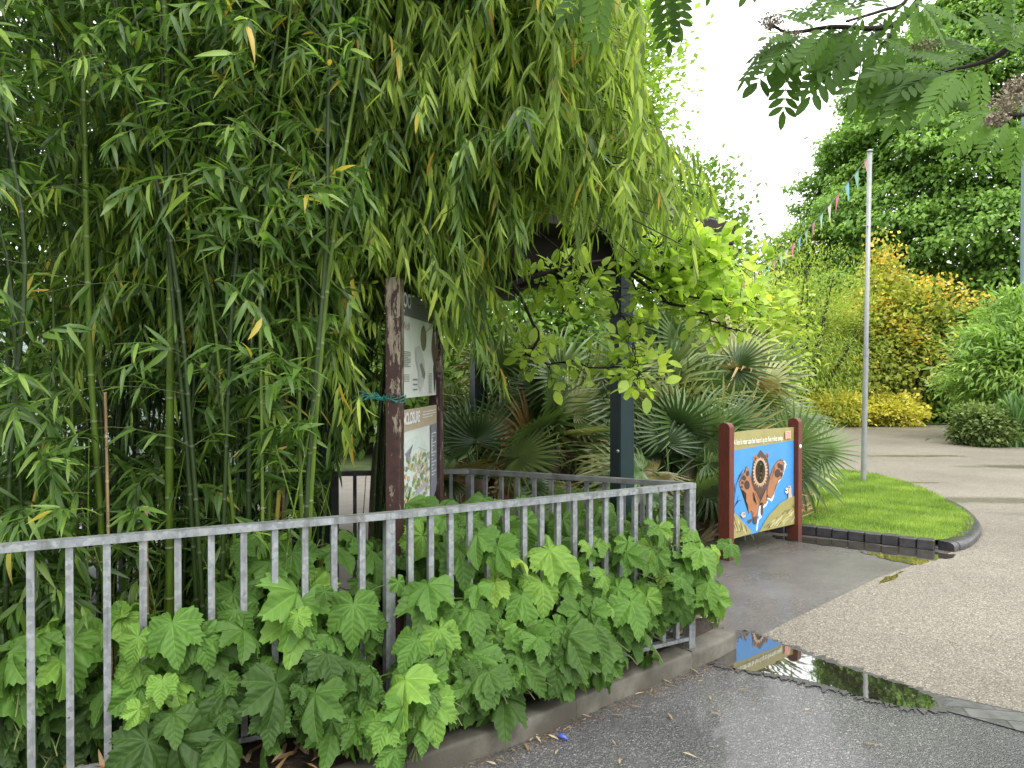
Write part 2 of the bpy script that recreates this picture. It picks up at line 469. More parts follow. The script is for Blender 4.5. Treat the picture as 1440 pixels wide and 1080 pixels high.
def margin_mat():
    n = NT('soaked margin')
    v = n.vor(170)
    c = n.ramp(v.outputs['Color'], [(0, (.02, .019, .017)), (.8, (.05, .047, .042)), (1, (.16, .15, .13))])
    return n.done(n.bsdf(c, n.math('MULTIPLY_ADD', n.noise(20, 3), .3, .22), .6, 0, n.bump(n.math('MULTIPLY', v.outputs['Distance'], -1.0), .5, .006), .1))
M['margin'] = margin_mat()
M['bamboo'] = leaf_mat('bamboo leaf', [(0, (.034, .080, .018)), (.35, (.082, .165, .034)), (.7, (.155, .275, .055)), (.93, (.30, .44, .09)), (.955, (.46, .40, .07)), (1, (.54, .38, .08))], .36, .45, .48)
M['bamboo_backlit'] = leaf_mat('backlit bamboo leaf', [(0, (.11, .18, .03)), (.4, (.22, .32, .05)), (.75, (.34, .45, .07)), (.93, (.48, .57, .09)), (.95, (.55, .42, .045)), (1, (.60, .34, .05))], .42, .35, .54)  # bamboo leaf copy with backlight put into its lighter, yellower colour
M['lobed'] = lobed_mat('broad lobed leaf', [(0, (.026, .088, .018)), (.35, (.060, .160, .026)), (.7, (.110, .245, .034)), (.9, (.21, .38, .04)), (1, (.31, .47, .045))])
M['lime'] = leaf_mat('lime tree leaf', [(0, (.042, .11, .016)), (.35, (.115, .245, .034)), (1, (.26, .43, .07))], .5, .3, .3)
M['pale_tree'] = leaf_mat('pale tree leaf', [(0, (.15, .26, .04)), (1, (.34, .48, .08))], .5, .3, .45)
M['mid_tree'] = leaf_mat('mid green leaf', [(0, (.07, .15, .025)), (1, (.20, .32, .055))], .5, .3, .4)
M['airy'] = leaf_mat('yellow green airy leaf', [(0, (.19, .29, .05)), (.6, (.37, .47, .09)), (1, (.52, .57, .12))], .55, .3, .4)
M['olive'] = leaf_mat('olive yellow leaf', [(0, (.22, .28, .05)), (1, (.50, .52, .11))], .55, .3, .35)
M['orange'] = leaf_mat('orange flower', [(0, (.74, .54, .03)), (1, (.86, .72, .09))], .6, .2, .3, (1.2, 1.1, .8))
M['yellow'] = leaf_mat('golden leaf', [(0, (.50, .50, .06)), (1, (.86, .80, .12))], .55, .3, .35, (1.2, 1.2, .8))
M['bright'] = leaf_mat('fresh green leaf', [(0, (.13, .25, .05)), (.6, (.29, .44, .10)), (1, (.46, .60, .17))], .5, .35, .35)
M['dull'] = leaf_mat('grey green leaf', [(0, (.07, .11, .03)), (1, (.23, .31, .10))], .55, .3, .3)
M['strap'] = leaf_mat('strap leaf', [(0, (.06, .15, .05)), (1, (.14, .28, .09))], .45, .4, .3)
M['dark_hedge_hollow'] = leaf_mat('dark hedge and hollow leaf', [(0, (.012, .03, .010)), (1, (.035, .075, .018))], .5, .3, .2)
M['magnolia'] = leaf_mat('soft yellow green leaf', [(0, (.22, .34, .03)), (.5, (.38, .52, .05)), (1, (.54, .66, .07))], .5, .35, .5)
M['palm'] = leaf_mat('fan palm leaf', [(0, (.026, .07, .022)), (.45, (.085, .16, .045)), (.8, (.20, .28, .08)), (.86, (.20, .16, .06)), (1, (.34, .25, .13))], .36, .5, .2)
M['palm_pale'] = leaf_mat('silver green palm leaf', [(0, (.045, .10, .024)), (.45, (.125, .20, .055)), (.78, (.36, .38, .15)), (.88, (.26, .15, .06)), (1, (.36, .22, .10))], .36, .5, .2)
M['fern'] = leaf_mat('fern frond', [(0, (.04, .10, .014)), (1, (.11, .20, .03))], .5, .3, .35)
M['rowan'] = leaf_mat('rowan leaflet', [(0, (.035, .095, .022)), (.55, (.075, .17, .026)), (1, (.16, .29, .036))], .55, .2, .46)
M['rowan_fl'] = plain('faded flower head', (.30, .25, .18), .8, .2, 0, .5, 120)
M['blade'] = leaf_mat('grass blade', [(0, (.13, .21, .04)), (.6, (.235, .335, .065)), (1, (.36, .45, .11))], .55, .25, .4)
M['litter'] = leaf_mat('dry leaf', [(0, (.13, .08, .04)), (.5, (.28, .19, .10)), (1, (.52, .45, .30))], .7, .2, .1)

# ------------------------------------------------------------------ leaf templates
def grid_leaf(widths, ys, fold=.25, droop=.2, curl=0.):
    V = []; U = []
    for w, y in zip(widths, ys):
        for sgn in (-1, 0, 1):
            V.append((sgn * w, y, abs(sgn) * w * fold - droop * y * y)); U.append((sgn * w, y))
    Q = []
    for i in range(len(ys) - 1):
        for j in range(2):
            a = i * 3 + j; Q.append((a, a + 1, a + 4, a + 3))
    return np.array(V), np.array(Q), np.array(U)

T_BAMB = [grid_leaf([.008, .080, .080, .044, .003], [0, .20, .5, .80, 1], .3, d) for d in (.10, .28, .5)]
T_OVAL = grid_leaf([.02, .26, .30, .20, .01], [0, .28, .55, .82, 1], .22, .18)
T_SMALL = (np.array([(0, 0, 0), (.30, .45, .10), (0, 1, -.12), (-.30, .45, .10)]), np.array([(0, 1, 2, 3)]), np.array([(0, 0), (.3, .5), (0, 1), (-.3, .5)]))
T_NARROW = (np.array([(0, 0, 0), (.11, .45, .03), (0, 1, -.2), (-.11, .45, .03)]), np.array([(0, 1, 2, 3)]), np.zeros((4, 2)))
T_DOT = (np.array([(-.5, -.5, 0), (.5, -.5, 0.1), (.5, .5, 0), (-.5, .5, .1)]), np.array([(0, 1, 2, 3)]), np.zeros((4, 2)))

def lobed_leaf(seed):
    r_ = np.random.default_rng(seed)
    NA, NR = 80, 6
    th = np.linspace(-PI, PI, NA, endpoint=False)
    g = lambda c, w: np.exp(-((np.abs(((th - c + PI) % (2 * PI)) - PI)) / w) ** 2)
    R = .37 + .40 * g(0, .47) + .24 * (g(.9, .37) + g(-.9, .37)) + .18 * (g(1.8, .50) + g(-1.8, .50)) + .12 * (g(2.55, .35) + g(-2.55, .35))
    R -= .38 * g(PI, .22)
    R *= 1 + r_.normal(0, .03, NA)
    R += .038 * np.where(np.arange(NA) % 2 == 0, 1, -1) * np.clip(R, .2, .6)
    fr = np.linspace(0, 1, NR + 1)[1:]
    V = [(0, 0, 0)]; U = [(0, 0)]
    ph = r_.uniform(0, 6, 3)
    for f in fr:
        rr = R * f
        x = np.sin(th) * rr; y = np.cos(th) * rr
        pleat = np.cos(th / .87 * 2 * PI) * -.075 * f * np.clip(R, .2, .6) / .5
        z = pleat - .42 * (rr ** 2) * (1 + .5 * np.cos(th)) - .25 * np.abs(x) * np.abs(x) + .035 * f * np.sin(3 * th + ph[0]) + .02 * f * np.sin(5 * th + ph[1])
        for i in range(NA): V.append((x[i], y[i], z[i])); U.append((x[i], y[i]))
    Q = []
    for i in range(0, NA, 2):
        Q.append((0, 1 + i, 1 + (i + 1) % NA, 1 + (i + 2) % NA))
    for k in range(NR - 1):
        for i in range(NA):
            a = 1 + k * NA + i; b = 1 + k * NA + (i + 1) % NA
            Q.append((a, b, b + NA, a + NA))
    Q = np.array(Q); Q[:NA // 2] = Q[:NA // 2][:, ::-1]
    return np.array(V), Q, np.array(U)
T_LOBED = [lobed_leaf(s) for s in range(5)]

def merge_tpl(parts):
    V = []; Q = []; U = []; n = 0
    for v, q, u in parts: V.append(v); Q.append(q + n); U.append(u); n += len(v)
    return np.vstack(V), np.vstack(Q), np.vstack(U)

def place_tpl(tpl, pos, ang, s, tilt=0.):
    v, q, u = tpl
    c, d = math.cos(ang), math.sin(ang)
    w = v * np.array(s)
    x = w[:, 0] * c + w[:, 1] * d; y = -w[:, 0] * d + w[:, 1] * c
    z = w[:, 2] - tilt * w[:, 1]
    return np.stack([x + pos[0], y + pos[1], z + pos[2]], 1), q, u

def rowan_leaf():
    P = []
    ov = grid_leaf([.04, .20, .21, .13, .01], [0, .3, .6, .85, 1], .15, .12)
    for i in range(7):
        y = .20 + .112 * i
        for sg in (-1, 1):
            L = .255 - .012 * abs(i - 2.5)
            P.append(place_tpl(ov, (sg * .01, y, -.18 * y * y), sg * 1.05, (L * 1.05, L, L), .25))
    P.append(place_tpl(ov, (0, .92, -.16), 0, (.24, .24, .24), .3))
    st = grid_leaf([.008, .007, .006, .004], [0, .35, .7, 1], 0, .18)
    P.append(st)
    return merge_tpl(P)
T_ROWAN = rowan_leaf()

def fan_leaf(n=26, span=2.35, droop=.12, broken=.0, seed=0):
    r_ = np.random.default_rng(seed)
    P = []
    for i in range(n):
        a = -span + 2 * span * i / (n - 1)
        L = (1.0 - .22 * (abs(a) / span) ** 2) * r_.uniform(.92, 1.05)
        fused = .34
        ys = np.array([.03, fused * .6, fused, .68, .86, 1.0])
        w = np.array([.010, .028, .040, .026, .014, .002])
        dr = droop * r_.uniform(.5, 1.6)
        tip = r_.uniform(0, 1) < broken
        V = []; U = []
        for y, ww in zip(ys, w):
            z = -dr * y ** 3 - .10 * math.cos(a) * 0
            yy = y
            if tip and y > .6: z -= (y - .6) * 1.3; yy = .6 + (y - .6) * .35
            for sg in (-1, 0, 1): V.append((sg * ww, yy, z + abs(sg) * ww * .75)); U.append((sg * ww, y))
        Q = []
        for k in range(len(ys) - 1):
            for j in range(2): q = k * 3 + j; Q.append((q, q + 1, q + 4, q + 3))
        P.append(place_tpl((np.array(V), np.array(Q), np.array(U)), (0, 0, 0), a, (1, L, 1)))
    return merge_tpl(P)
T_FAN = [fan_leaf(26, 2.3, .12, .1, 1), fan_leaf(24, 2.1, .3, .35, 2), fan_leaf(28, 2.5, .06, .0, 3), fan_leaf(22, 1.7, .55, .6, 4)]

def fern_frond():
    P = []
    for i in range(20):
        y = .12 + .86 * i / 20
        L = .26 * math.sin(PI * min(1, (y + .12) ** .8)) + .02
        for sg in (-1, 1):
            P.append(place_tpl((np.array([(-.11, .0, 0), (.11, 0, 0), (.05, 1, -.15), (-.05, 1, -.15)]), np.array([(0, 1, 2, 3)]), np.zeros((4, 2))),
                               (0, y, -.55 * y * y), sg * 1.2, (L, L, L)))
    P.append(grid_leaf([.008, .007, .005, .003, .001], [0, .25, .5, .75, 1], 0, .55))
    return merge_tpl(P)
T_FERN = fern_frond()

# ------------------------------------------------------------------ world and light
w = bpy.data.worlds.new('World'); scn.world = w; w.use_nodes = True
nt = w.node_tree; nt.nodes.clear()
SUN_EL, SUN_AZ = math.radians(58), math.radians(25)
sky = nt.nodes.new('ShaderNodeTexSky'); sky.sky_type = 'NISHITA'; sky.sun_disc = False
sky.sun_elevation = SUN_EL; sky.sun_rotation = SUN_AZ
hs = nt.nodes.new('ShaderNodeHueSaturation'); hs.inputs['Saturation'].default_value = .12
nt.links.new(sky.outputs[0], hs.inputs['Color'])
b1 = nt.nodes.new('ShaderNodeBackground'); b1.inputs[1].default_value = .06
nt.links.new(hs.outputs[0], b1.inputs[0])
# the cloud layer: an even white overcast, brighter overhead than at the horizon
tc = nt.nodes.new('ShaderNodeTexCoord'); sp = nt.nodes.new('ShaderNodeSeparateXYZ'); nt.links.new(tc.outputs['Generated'], sp.inputs[0])
cr = nt.nodes.new('ShaderNodeValToRGB'); nt.links.new(sp.outputs[2], cr.inputs[0])
cr.color_ramp.elements[0].position = 0; cr.color_ramp.elements[0].color = (.52, .53, .54, 1)
cr.color_ramp.elements[1].position = 1; cr.color_ramp.elements[1].color = (1, 1, 1, 1)
b2 = nt.nodes.new('ShaderNodeBackground'); b2.inputs[1].default_value = 3.5
nt.links.new(cr.outputs[0], b2.inputs[0])
ad = nt.nodes.new('ShaderNodeAddShader'); nt.links.new(b1.outputs[0], ad.inputs[0]); nt.links.new(b2.outputs[0], ad.inputs[1])
wo = nt.nodes.new('ShaderNodeOutputWorld'); nt.links.new(ad.outputs[0], wo.inputs[0])
sl = bpy.data.lights.new('sun', 'SUN'); sl.energy = 2.0; sl.angle = math.radians(35); sl.color = (1, .97, .92)
so = bpy.data.objects.new('sun', sl); COL.objects.link(so)
sd = Vector((math.sin(SUN_AZ) * math.cos(SUN_EL), math.cos(SUN_AZ) * math.cos(SUN_EL), math.sin(SUN_EL)))
sd = Vector((.35, -.45, .82)).normalized()
so.rotation_euler = sd.to_track_quat('Z', 'Y').to_euler()
sky.sun_elevation = math.asin(sd.z); sky.sun_rotation = math.atan2(sd.x, sd.y)
scn.view_settings.view_transform = 'Standard'
try: scn.view_settings.look = 'None'
except Exception: pass
scn.cycles.max_bounces = 8; scn.cycles.diffuse_bounces = 4; scn.cycles.glossy_bounces = 3
scn.cycles.transmission_bounces = 4; scn.cycles.transparent_max_bounces = 4
scn.cycles.use_denoising = True
scn.cycles.caustics_reflective = False; scn.cycles.caustics_refractive = False

# ------------------------------------------------------------------ ground
sheet('ground', [(-300, -300, 0), (300, -300, 0), (300, 400, 0), (-300, 400, 0)], M['ground'], -.004)
sheet('tarmac_road', [(-14, -14), (30, -14), (30, 4), (14, 9), (-1, 12), (-14, 12)], M['tarmac'], .0)
# buff path: from the channel of setts back to the far beds
def G(lst, z=0.): return [gr(px, py, z) for px, py in lst]
path_px = [(1073, 893), (1100, 906), (1153, 928), (1240, 955), (1310, 975), (1440, 1003)]
p_edge = G(path_px)
far_edge = [np.array((16, 25.2, 0)), np.array((15.4, 22.5, 0)), np.array((14.2, 21.5, 0)), gr(1345, 606), gr(1340, 598), gr(1250, 597.5), gr(1140, 597.5), gr(1060, 597.5), gr(900, 600)]
left_edge = [np.array((3.3, 14.0, 0)), np.array((2.2, 9.5, 0)), gr(1150, 800), gr(1120, 870)]
# front-left border against the wet concrete
border = G([(1340, 776), (1310, 788), (1262, 803), (1230, 815), (1200, 830), (1170, 845), (1120, 869)])
right_pts = [np.array((7.0, 3.15, 0)), np.array((30, -2, 0)), np.array((30, 18, 0)), np.array((17.5, 18.5, 0)), gr(1500, 636), gr(1440, 630), gr(1385, 622), gr(1348, 612)]
back = [gr(1342, 598), gr(1250, 597), gr(1140, 597), gr(1000, 598), np.array((2.0, 22, 0)), np.array((2.4, 12, 0)), np.array((3.2, 8.6, 0))]
sheet('gravel_path', p_edge + right_pts + back + border, M['path'], .004)
# wet concrete round the lion board
conc = [np.array((1.36, 4.56, 0)), gr(1073, 893)] + border[::-1] + [gr(1330, 770), np.array((3.2, 8.8, 0)), np.array((2.2, 9.4, 0)), np.array((.4, 7.4, 0)), np.array((.9, 4.9, 0))]
sheet('wet_concrete', conc, M['concrete'], .002)
sheet('setts_channel', G([(1058, 893), (1073, 893.6), (1100, 906.8), (1153, 929), (1240, 956), (1310, 976), (1440, 1004), (1600, 1030), (1600, 1072), (1440, 1031), (1380, 1014), (1330, 1001), (1200, 975), (1090, 948), (1030, 935), (1010, 930)]), M['setts'], .0055)
def wob(pts, amp, seed=0, sub=5):
    """closed outline with a ragged, wet edge"""
    r_ = np.random.default_rng(seed); P = np.array(pts)[:, :2]; out = []
    c = P.mean(0)
    for i in range(len(P)):
        a, b = P[i], P[(i + 1) % len(P)]
        for k in range(sub):
            p = a + (b - a) * k / sub
            t = b - a; nn = np.array((-t[1], t[0])) / (np.linalg.norm(t) + 1e-6)
            out.append((*(p + nn * (r_.normal(0, amp) + amp * 1.6 * math.sin(k * .37 + i * 2.1 + seed) * math.sin(k * .9 + i * 5.3))), 0))
    return out
pud = G([(1035, 905), (1046, 893), (1056, 891), (1073, 897), (1100, 908), (1153, 929), (1200, 944), (1240, 956), (1280, 968), (1308, 981), (1317, 992), (1308, 999),
         (1270, 995), (1240, 988), (1210, 981), (1180, 970), (1150, 962), (1120, 955), (1090, 949), (1055, 945), (1028, 940), (1012, 935), (1020, 921)])
pudc = np.mean(np.array(pud), 0)
pw = sheet('puddle_water', wob(pud, .005, 3, 14), M['puddle'], .0072)
sheet('puddle_margin', wob([tuple(np.array(p_) + nrmz(np.array(p_) - pudc) * .06) for p_ in pud], .014, 4, 14), M['margin'], .0063)
pud2 = G([(1086, 752), (1130, 756), (1200, 763), (1260, 770), (1312, 776), (1345, 780), (1338, 786), (1312, 790), (1285, 795), (1255, 790), (1220, 779), (1180, 770), (1130, 764), (1092, 758)])
sheet('puddle_water', wob(pud2, .02, 5, 4), M['film'], .0058)
sheet('puddle_water', wob(G([(1232, 822), (1246, 812), (1262, 806), (1270, 804), (1262, 812), (1244, 820)]), .01, 8, 3), M['film'], .0058)
# paving under the shelter
sheet('paving', [(-2.6, 4.7, 0), (-1.1, 4.95, 0), (-.3, 5.1, 0), (.3, 7.2, 0), (-1, 12.5, 0), (-4, 12.5, 0)], M['pale'], .003)

# planting bed behind the kerb
CK = [gr(655, 1073), gr(728, 1048), gr(787, 1023), gr(828, 1004), gr(907, 969), gr(1009, 928), gr(1036, 913)]
kd = nrmz(CK[0] - CK[2])
KL = [CK[0] + kd * s_ for s_ in (4.5, 3.0, 1.5, .6)]
kfront = KL + CK
kb = [p + np.array((-.56, .75, 0)) * .14 + np.array((0, 0, 0)) for p in kfront]
FC = np.array((.986, 4.26)); FJ = np.array((-.535, 3.34)); FLd = nrmz(np.array((-1.797, 2.70)) - FJ)
FL = FJ + FLd * 1.93; FLL = FJ + FLd * 3.86
B1 = np.array((-.27, 4.91)); B2 = np.array((-1.1, 4.78)); B3 = np.array((-3.2, 4.45)); B4 = np.array((-6.0, 4.0))
def bed():
    acc = Acc()
    N = 60
    # soil as a gently uneven sheet between the kerb and the back rail
    back = np.array([B4 + (0, .15), B3 + (0, .15), B2 + (0, .12), B1 + (.05, .12), (.55, 4.78), (1.22, 4.62)])
    front = np.array([p[:2] for p in kb])
    def resamp(P, n):
        d = np.r_[0, np.cumsum(np.linalg.norm(np.diff(P, axis=0), axis=1))]; t = np.linspace(0, d[-1], n)
        return np.stack([np.interp(t, d, P[:, 0]), np.interp(t, d, P[:, 1])], 1)
    a = resamp(front, N); b = resamp(back, N)
    R = 24
    V = []
    for k in range(R):
        f = k / (R - 1)
        p = a * (1 - f) + b * f
        z = .088 + .05 * math.sin(PI * f) + RNG.normal(0, .008, N)
        V.append(np.c_[p, z])
    V = np.array(V).reshape(-1, 3)
    Q = [(k * N + i, k * N + i + 1, (k + 1) * N + i + 1, (k + 1) * N + i) for k in range(R - 1) for i in range(N - 1)]
    o = acc_build_struct(acc, V, Q, 'soil_bed', M['soil'])
def acc_build_struct(acc, V, Q, name, mat):
    acc.add(V, Q); o = acc.build(name, mat); o['kind'] = 'structure'; return o
bed()
def kerb():
    acc = Acc()
    P = np.array(kfront)
    d = np.r_[0, np.cumsum(np.linalg.norm(np.diff(P, axis=0), axis=1))]
    tot = d[-1]
    joints = [tot]; t = tot - .46
    while t > .1: joints.append(t); t -= .92
    joints.append(0)
    joints = joints[::-1]
    def pt(t): return np.array([np.interp(t, d, P[:, 0]), np.interp(t, d, P[:, 1]), 0])
    prof = [(0, 0), (0, .080), (.004, .090), (.014, .097), (.13, .099), (.14, .092), (.14, 0)]
    for a, b in zip(joints[:-1], joints[1:]):
        a += .003; b -= .003
        n = 5; ts = np.linspace(a, b, n)
        dz = RNG.normal(0, .0015)
        rows = []
        for t in ts:
            p = pt(t); tg = nrmz(pt(min(t + .05, tot)) - pt(max(t - .05, 0))); nn = np.array((-tg[1], tg[0], 0))
            if nn[1] < 0: nn = -nn
            rows.append([p + nn * o + np.array((0, 0, h + (dz if h > 0 else 0))) for o, h in prof])
        V = np.array(rows); m = len(prof)
        Q = [(i * m + j, (i + 1) * m + j, (i + 1) * m + j + 1, i * m + j + 1) for i in range(n - 1) for j in range(m - 1)]
        for i, fl in ((0, 1), (n - 1, -1)):
            Q += [(i * m + 0, i * m + 1, i * m + 5, i * m + 6)[::fl], (i * m + 1, i * m + 2, i * m + 4, i * m + 5)[::fl], (i * m + 2, i * m + 3, i * m + 4, i * m + 4)[::fl]]
        Q = [q for q in Q if len(set(q)) == 4]
        acc.add(V.reshape(-1, 3), Q)
    # return along the path side
    a = pt(tot); a2 = np.array((.80, 4.80, 0)) + np.array((.24, 0, 0))
    beam(acc, np.array((a[0] - .09, a[1] + .08, .046)), np.array((.98, 4.86, .046)), .13, .092)
    o = acc.build('kerb', M['kerb'], None, False); o['kind'] = 'structure'
kerb()

# ------------------------------------------------------------------ railings
ZT, ZB = 1.012, .165
def rail_panel(parent, a, b, nb, mat_bar, mat_rail, w=.025, top_w=.05, bars=True):
    a = np.asarray(a); b = np.asarray(b)
    t = nrmz(b - a); L = np.linalg.norm(b - a)
    for i in range(1, nb):
        p = a + (b - a) * i / nb
        acc = Acc(); box(acc, (p[0], p[1], ZB), w, .012 + w * .5, ZT - .028 - ZB, t)
        acc.build('bar', mat_bar, parent, False)
    acc = Acc(); beam(acc, (a[0] + t[0] * .021, a[1] + t[1] * .021, ZB - .011), (b[0] - t[0] * .021, b[1] - t[1] * .021, ZB - .011), .04, .02)
    acc.build('bottom_rail', mat_rail, parent, False)
def top_rail(parent, pts, mat, w=.05, h=.028):
    acc = Acc()
    for a, b in zip(pts[:-1], pts[1:]):
        a = np.array((*a, ZT - h / 2)); b = np.array((*b, ZT - h / 2))
        t = nrmz(b - a) * w * .0
        beam(acc, a - t, b + t, w, h)
    acc.build('top_rail', mat, parent, False)
def rail_post(parent, p, mat, ax, w=.042, top=None):
    acc = Acc(); box(acc, (p[0], p[1], .0), w, w, (ZT - .029 if top is None else top), ax)
    acc.build('post', mat, parent, False)
fr = thing('railing', 'galvanised grey steel railing with square bars along the front of the planting bed', 'railing', (FJ[0], FJ[1], 0))
rail_panel(fr, FC, FJ, 18, M['galv'], M['galv'])
rail_panel(fr, FJ, FL, 16, M['galv'], M['galv'])
rail_panel(fr, FL, FLL, 16, M['galv'], M['galv'])
top_rail(fr, [FC + np.array((.02, .012)), FJ, FLL], M['galv'])
rail_post(fr, FC, M['galv'], FC - FJ, .045); rail_post(fr, FJ, M['galv'], FC - FJ); rail_post(fr, FL, M['galv'], FLd)
bk = thing('railing', 'weathered dark grey railing across the back of the planting bed in front of the ferns', 'railing', (B1[0], B1[1], 0))
C2 = FC + np.array((-.035, .05))
rail_panel(bk, C2, B1, 12, M['oldgalv'], M['oldgalv'], .022)
rail_panel(bk, B1, B2, 7, M['oldgalv'], M['oldgalv'], .022)
rail_panel(bk, B2, B3, 17, M['oldgalv'], M['oldgalv'], .022)
top_rail(bk, [C2, B1, B2, B3], M['oldgalv'], .045)
for p, q in ((B1, B1 - C2), (B2, B2 - B1), (B3, B3 - B2)): rail_post(bk, p, M['oldgalv'], q)

# ------------------------------------------------------------------ shelter
P2 = np.array((.93, 6.5)); P1 = np.array((-.39, 8.9)); P3 = np.array((-1.31, 5.27)); P4 = P1 + P3 - P2
su = nrmz(P1 - P2); sv = nrmz(P3 - P2)
sh = thing('shelter', 'open timber shelter with dark teal posts and a low dark brown roof among the leaves', 'shelter', ((P2 + P4)[0] / 2, (P2 + P4)[1] / 2, 0))
for p in (P1, P2, P3, P4):
    a = Acc(); box(a, (*p, 0), .15, .15, 2.5, su, bev=.008); a.build('post', M['teal_post'], sh, False)
a = Acc(); o_ = nrmz(np.cross(np.array((*su, 0)), (0, 0, 1)))[:2] * .0
hb_ = 2.60
for p, q in ((P2, P1), (P2, P3), (P4, P1), (P4, P3)):
    t = nrmz(q - p)
    beam(a, (*(p - t * .45), hb_), (*(q + t * .45), hb_ + .0), .14, .2)
    hb_ += .003
a.build('beam', M['brown_timber'], sh, False)
ov = .64
corn = [P2 - su * ov - sv * ov, P1 + su * ov - sv * ov, P4 + su * ov + sv * ov, P3 - su * ov + sv * ov]
ctr = sum(corn) / 4
apex = np.array((*ctr, 3.75))
a = Acc()
for i in range(4):
    p, q = corn[i], corn[(i + 1) % 4]
    K = 8
    for k in range(K):      # overlapping courses
        f0, f1 = k / K, (k + 1) / K
        def e(c, f, dz): c3 = np.array((*c, 2.83)); r = c3 * (1 - f) + apex * f; r[2] += dz; return r
        a.add([e(p, f0, .022), e(q, f0, .022), e(q, f1, .004), e(p, f1, .004)], [(0, 1, 2, 3)])
        a.add([e(p, f0, .022), e(q, f0, .022), e(q, f0, .0), e(p, f0, .0)], [(3, 2, 1, 0)])
a.build('roof', M['shingle'], sh, False)
a = Acc()
for i in range(4):
    p, q = corn[i], corn[(i + 1) % 4]; beam(a, (*p, 2.75), (*q, 2.75), .035, .15)
a.build('fascia', M['brown_timber'], sh, False)
a = Acc()
V = [(*c, 2.705) for c in corn]; a.add(V, [(3, 2, 1, 0)]); a.build('soffit', M['brown_timber'], sh, False)
b_ = Acc(); pb = P2 + nrmz(-P2) * .079 + np.array((-.035, 0)); tube(b_, [(*pb, .98), (*(pb + nrmz(-P2) * .02), .98)], [.016, .013], 8, cap=True)
b_.build('bolt', M['galv'], sh, False)

# pale mint screen wall seen through the canes at the far left
a = Acc()
wl = thing('screen_wall', 'pale mint panelled screen glimpsed through the bamboo canes at the left', 'wall', (-5, 8.6, 0))
for i in range(7):
    x0 = -9.2 + i * 1.0
    if -9.2 + i > -2.5: break
    a.add([(x0 + .03, 8.6, .25), (x0 + .97, 8.6, .25), (x0 + .97, 8.6, 2.5), (x0 + .03, 8.6, 2.5)], [(0, 1, 2, 3)])
a.build('panel', M['mint'], wl, False)
for i in range(8):
    a = Acc(); box(a, (-9.2 + i, 8.62, 0), .06, .06, 2.6); a.build('post', M['oldgalv'], wl, False)

# ------------------------------------------------------------------ flat painted pieces for the two boards
def flat_piece(name, mat, polys, frame, off, parent, smooth=False, under=None):
    """polys: list of 2-D outlines in board metres; frame=(origin, ex, ey, en)"""
    O, ex, ey, en = frame
    me = bpy.data.meshes.new(name); bm = bmesh.new()
    po = np.array(parent.location)
    for k, pl in enumerate(polys):
        vs = [bm.verts.new(tuple(O + ex * p[0] + ey * p[1] + en * (off + k * 2e-5) - po)) for p in pl]
        try: bm.faces.new(vs)
        except ValueError: continue
    bmesh.ops.triangulate(bm, faces=bm.faces[:])
    bm.to_mesh(me); bm.free(); me.materials.append(mat)
    o = bpy.data.objects.new(name, me); COL.objects.link(o); o.parent = under or parent
    return o
def lettering(text, size, mat, frame, xy, off, parent, width=None, bold=.0, name='lettering', under=None):
    O, ex, ey, en = frame
    cu = bpy.data.curves.new('lettering', 'FONT'); cu.body = text; cu.size = size; cu.fill_mode = 'FRONT'; cu.offset = bold
    tmp = bpy.data.objects.new('tmp', cu); COL.objects.link(tmp)
    dg = bpy.context.evaluated_depsgraph_get(); me = bpy.data.meshes.new_from_object(tmp.evaluated_get(dg))
    bpy.data.objects.remove(tmp)
    n = len(me.vertices); co = np.zeros(n * 3); me.vertices.foreach_get('co', co); co = co.reshape(-1, 3)
    if width: co[:, 0] *= width / max(1e-6, co[:, 0].max())
    po = np.array(parent.location)
    V = O + np.outer(co[:, 0] + xy[0], ex) + np.outer(co[:, 1] + xy[1], ey) + en * off - po
    me.vertices.foreach_set('co', V.astype(np.float32).ravel()); me.update()
    me.materials.clear(); me.materials.append(mat)
    o = bpy.data.objects.new(name, me); COL.objects.link(o); o.parent = under or parent
    return o
def ell(cx, cy, rx, ry, n=20, rot=0.):
    return [(cx + rx * math.cos(t) * math.cos(rot) - ry * math.sin(t) * math.sin(rot), cy + rx * math.cos(t) * math.sin(rot) + ry * math.sin(t) * math.cos(rot)) for t in np.linspace(0, 2 * PI, n, endpoint=False)]
def stroke(pts, w0, w1=None, n=None):
    P = np.array(pts, float); w1 = w0 if w1 is None else w1
    t = nrmz(np.gradient(P, axis=0)); nn = np.stack([-t[:, 1], t[:, 0]], 1)
    ws = np.linspace(w0, w1, len(P))[:, None] / 2
    return [tuple(p) for p in P + nn * ws] + [tuple(p) for p in (P - nn * ws)[::-1]]

